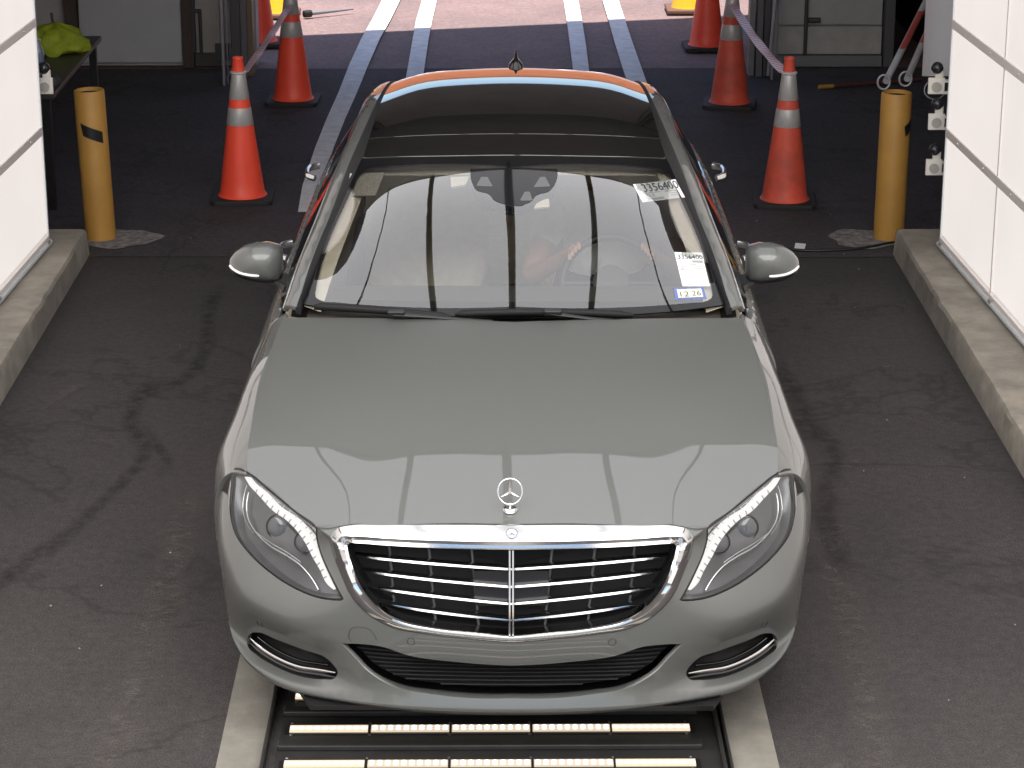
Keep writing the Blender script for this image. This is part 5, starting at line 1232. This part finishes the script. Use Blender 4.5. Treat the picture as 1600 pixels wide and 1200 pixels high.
a, c = bp(1279, 136, z=.02), bp(1302, 134.5, z=.02); e = bp(1440, 124, z=.02)
t = thing('stick', 'brown stick with a yellow end lying on the floor', 'stick', tuple(a), 0)
MB().tube([(0, 0, 0), tuple(c - a)], .016, 8).build('yellow_end', mat('stick_yellow', (.45, .25, .05), .5), t, smooth=50); MB().tube([tuple(c - a), tuple(e - a)], .013, 8).build('shaft', mat('stick_brown', (.10, .03, .025), .5), t, smooth=50)
# ------------------------------------------------------------------ work table on the left with a safety vest
tn, tf = bp(83, 148, z=.68), bp(159, 56, z=.68)
tb = thing('work_table', 'dark work table behind the left light wall', 'table', (tn[0], tn[1], 0))
Lt = tf[1] - tn[1]; TBM = mat('table_top', (.035, .03, .032), .45, var=.15, scale=6)
MB().box((-.38, Lt / 2, .665), (.76, Lt, .03)).build('table_top', TBM, tb, bevel=.004)
for x, y in ((-.05, .06), (-.05, Lt - .06), (-.71, .06), (-.71, Lt - .06)): MB().box((x, y, .325), (.045, .045, .65)).build('leg', BLACK, tb)
MB().box((-.38, .06, .60), (.62, .03, .06)).build('apron', BLACK, tb); MB().box((-.38, Lt - .06, .60), (.62, .03, .06)).build('apron', BLACK, tb)
vc = bp(88, 66, z=.74); b = MB(); secs = []
VEST = mat('vest_lime', (.34, .40, .015), .7, c2=(.20, .26, .01), scale=16, bump=.4, bscale=20)
rng = np.random.RandomState(3)
for k in range(9):
    f = k / 8; r = (1 - f ** 2.2) ** .5 if f < 1 else .02; sec = []
    for q in np.linspace(0, 2 * pi, 40, endpoint=False):
        rr_ = r * (1 + .10 * sin(3 * q + k * .6) + .07 * sin(7 * q - k) + .07 * rng.randn()); sec.append((.185 * rr_ * cos(q), .15 * rr_ * sin(q), .165 * f + .010 * sin(5 * q + k)))
    secs.append(sec)
v_ = MB().loft(secs).build('safety_vest', VEST, smooth=70); v_.location = (vc[0], vc[1], .69); tag(v_, 'crumpled lime safety vest lying on the dark table', 'safety vest')
b = MB(); b.tube([(-.09, -.15, .03), (-.10, -.14, .07), (-.09, -.125, .10)], [.028, .030, .024], 8, flat=.3); b.build('reflective_patch', mat('vest_silver', (.4, .4, .45), .4), v_, smooth=60)
a = bp(80, 20, y=vc[1] + .3); t_ = MB().tube([(a[0] + .02, a[1], .68), (a[0], a[1], a[2])], .009, 8).build('thin_stick', PIPE, smooth=60); tag(t_, 'thin dark rod standing up behind the lime vest', 'rod')
bt = bp(61, 98, z=.75); bot_ = MB().lathe([(.028, 0), (.032, .01), (.032, .13), (.024, .16), (.012, .18), (.012, .20), (0, .20)], 20, (bt[0], bt[1], .681)).build('water_bottle', mat('bottle_blue', (.16, .22, .32), .15, coat=.5), smooth=50); tag(bot_, 'bluish bottle on the table next to the left wall end', 'bottle')
pc = bp(77, 122, z=.72); MB().loft([[(pc[0] + .06 * cos(q) * k, pc[1] + .04 * sin(q) * k, .681 + z) for q in np.linspace(0, 2 * pi, 20, endpoint=False)] for k, z in ((1, 0), (1.05, .03), (.8, .055), (.3, .06))]).build('dark_pouch', mat('pouch_dark', (.03, .035, .035), .5), smooth=60); tag(bpy.data.objects['dark_pouch'], 'small dark pouch at the near corner of the table', 'pouch')
# small floor items
q = [bp(u, v, z=.006) for u, v in ((1241, 389), (1257, 390.5), (1259, 382), (1243, 380.5))]
tag(MB().add(q + [p + np.array([0, 0, .004]) for p in q], [(3, 2, 1, 0), (4, 5, 6, 7), (0, 1, 5, 4), (1, 2, 6, 5), (2, 3, 7, 6), (3, 0, 4, 7)]).build('white_card', PAPER), 'small white card on the floor by the right mirror', 'card')
cb_ = [bp(u, v, z=.010) for u, v in crv([(1212, 386), (1250, 391), (1300, 391), (1345, 388), (1395, 379), (1440, 372)])]
tag(MB().tube(cb_, .009, 8).build('floor_cable', BLACK, smooth=60), 'black cable running along the floor to the right kerb', 'cable')
b = MB()
for k in range(38):
    u, v = rng.uniform(0, 1600), rng.uniform(330, 1190); p = bp(u, v, z=.003)
    if abs(p[0]) < 1.0 or p[0] < -2.1 or p[0] > 2.05: continue
    s_ = rng.uniform(.002, .0055); e = [(p[0] + s_ * cos(a) * rng.uniform(.6, 1.4), p[1] + s_ * sin(a) * rng.uniform(.6, 1.4), .004) for a in np.linspace(0, 2 * pi, 6, endpoint=False)]; b.add(e + [(p[0], p[1], .009)], [(i, (i + 1) % 6, 6) for i in range(6)])
tag(b.build('floor_grit', mat('grit', (.30, .28, .25), .8)), 'pale grit scattered over the asphalt', 'grit', kind='stuff')
# a sunlit tan wall across the yard
yw = thing('yard_wall', 'long tan boundary wall across the sunny yard', 'wall', (0, 30, 0))
MB().box((0, 0, 2.1), (60, .3, 4.2)).build('wall', mat('tan_render', (.55, .20, .085), .8, var=.15, scale=2), yw); MB().box((0, 0, 4.27), (60.2, .42, .12)).build('coping', mat('coping', (.55, .5, .45), .8), yw)

# ------------------------------------------------------------------ the driver
SKIN = mat('skin', (.52, .27, .18), .5, var=.08, scale=12); SHIRT = mat('white_tshirt', (.85, .85, .84), .8, var=.05, scale=10, bump=.3, bscale=14)
TROU = mat('dark_trousers', (.03, .032, .045), .8); HAIR = mat('dark_hair', (.015, .012, .01), .6)
def skin_obj(name, verts, edges, rad, m, parent=None, sub=2, root=0):
    me = bpy.data.meshes.new(name); me.from_pydata([tuple(v) for v in verts], edges, []); o = bpy.data.objects.new(name, me); link(o, parent)
    mo = o.modifiers.new('skin', 'SKIN'); mo.use_smooth_shade = True
    for i, d in enumerate(me.skin_vertices[0].data):
        r = rad[i]; d.radius = r if isinstance(r, tuple) else (r, r); d.use_root = (i == root)
    s_ = o.modifiers.new('sub', 'SUBSURF'); s_.levels = s_.render_levels = sub; me.materials.append(m); return o
PX = .37
V = [(PX, 2.92, .68), (PX, 2.93, .88), (PX, 2.92, 1.05), (PX, 2.93, 1.12), (PX, 2.90, 1.20), (PX, 2.885, 1.30)]
Ed = [(0, 1), (1, 2), (2, 3), (3, 4), (4, 5)]; Rd = [(.10, .07), (.12, .085), (.10, .07), .052, (.078, .088), (.072, .085)]
hands = []
for sg, ha in ((1, R(-40)), (-1, R(-140))):
    k = len(V); hp_ = M @ Vector((.185 * cos(ha), .185 * sin(ha), .0)); hx_ = Vector((hp_.x, hp_.y + .05, hp_.z - .01))
    el_ = Vector((PX + sg * .31, 2.68, .80)); V += [(PX + sg * .19, 2.92, 1.04), tuple(el_), tuple(hx_)]; Ed += [(2, k), (k, k + 1), (k + 1, k + 2)]; Rd += [.062, .044, .030]
    hands.append((k + 2, hx_, hp_, sg))
    j = len(V); V += [(PX + sg * .10, 2.86, .66), (PX + sg * .15, 2.42, .68), (PX + sg * .13, 2.16, .42)]; Ed += [(0, j), (j, j + 1), (j + 1, j + 2)]; Rd += [.07, .045, .035]
    for f in range(4):
        a_ = ha + (f - 1.5) * .10 * 1.0; rim = M @ Vector((.185 * cos(a_), .185 * sin(a_), 0)); out = M @ Vector((.205 * cos(a_), .205 * sin(a_), -.012)); n0 = len(V)
        kn = Vector(hx_) * .35 + Vector(rim) * .65 + Vector((0, .012, .018))
        V += [tuple(kn), tuple(Vector(rim) + Vector((0, -.012, .020))), tuple(Vector(rim) + Vector((0, -.024, .0)))]; Ed += [(k + 2, n0), (n0, n0 + 1), (n0 + 1, n0 + 2)]; Rd += [.0105, .0095, .008]
    a_ = ha + sg * .22; rim = M @ Vector((.175 * cos(a_), .175 * sin(a_), 0)); n0 = len(V); V += [tuple(Vector(hx_) * .5 + Vector(rim) * .5 + Vector((0, .02, .0))), tuple(Vector(rim) + Vector((0, .016, .008)))]; Ed += [(k + 2, n0), (n0, n0 + 1)]; Rd += [.012, .010]
person = skin_obj('person', V, Ed, Rd, SKIN)
tag(person, 'person in a white t-shirt sitting behind the windscreen with hands on the wheel', 'person')
TV = [(PX, 2.92, .66), (PX, 2.93, .88), (PX, 2.92, 1.045), (PX, 2.925, 1.10)]; TE = [(0, 1), (1, 2), (2, 3)]; TR = [(.185, .135), (.178, .130), (.145, .102), (.075, .07)]
for sg in (1, -1):
    k = len(TV); TV += [(PX + sg * .195, 2.915, 1.04), (PX + sg * .265, 2.77, .90)]; TE += [(2, k), (k, k + 1)]; TR += [.078, .072]
skin_obj('t_shirt', TV, TE, TR, SHIRT, person)
TV = [(PX, 2.92, .62)]; TE = []; TR = [(.17, .12)]
for sg in (1, -1):
    k = len(TV); TV += [(PX + sg * .10, 2.84, .655), (PX + sg * .15, 2.42, .68), (PX + sg * .13, 2.15, .40)]; TE += [(0, k), (k, k + 1), (k + 1, k + 2)]; TR += [.115, .095, .075]
skin_obj('trousers', TV, TE, TR, TROU, person)
hd = (PX, 2.89, 1.25)
b = MB(); secs = []
for k in range(9):
    f = k / 8 * pi * .62; sec = []
    for q in np.linspace(0, 2 * pi, 24, endpoint=False):
        r_ = sin(f) + .02; z = cos(f); y = r_ * sin(q) * .108; cut = .0
        zz = hd[2] + .035 + .105 * z
        if y < 0 and zz < hd[2] + .06: zz = hd[2] + .06 + (hd[2] + .06 - zz) * -.05
        sec.append((hd[0] + .086 * r_ * cos(q), hd[1] + .008 + y, zz))
    secs.append(sec)
b.loft(secs).build('hair', HAIR, person, smooth=70)
b = MB()
for sg in (1, -1): b.lathe([(.001, -.011), (.009, -.007), (.012, 0), (.009, .007), (0, .011)], 12, (hd[0] + sg * .031, hd[1] - .080, hd[2] + .015))
b.build('eyes', mat('eye_dark', (.05, .04, .035), .3), person, smooth=60)
MB().loft([[(hd[0] + w_, y, z) for w_, y, z in ((-.008, hd[1] - .082, hd[2] + .015), (.008, hd[1] - .082, hd[2] + .015), (.004, hd[1] - .09, hd[2] + .012), (-.004, hd[1] - .09, hd[2] + .012))], [(hd[0] + w_, y, z) for w_, y, z in ((-.017, hd[1] - .08, hd[2] - .03), (.017, hd[1] - .08, hd[2] - .03), (.010, hd[1] - .108, hd[2] - .026), (-.010, hd[1] - .108, hd[2] - .026))]]).build('nose', SKIN, person, smooth=60, sub=1)
MB().box((hd[0], hd[1] - .084, hd[2] - .055), (.045, .008, .010)).build('mouth', mat('lips', (.35, .12, .10), .5), person, bevel=.003)
for sg in (1, -1): MB().lathe([(.001, -.008), (.022, -.004), (.026, .002), (.018, .008), (0, .006)], 14, (hd[0] + sg * .082, hd[1] + .01, hd[2]), axis='X').build('ear', SKIN, person, smooth=60)
bpy.context.view_layer.update()
cr = Matrix.Rotation(CARROT, 4, 'Z')
person.matrix_world = cr
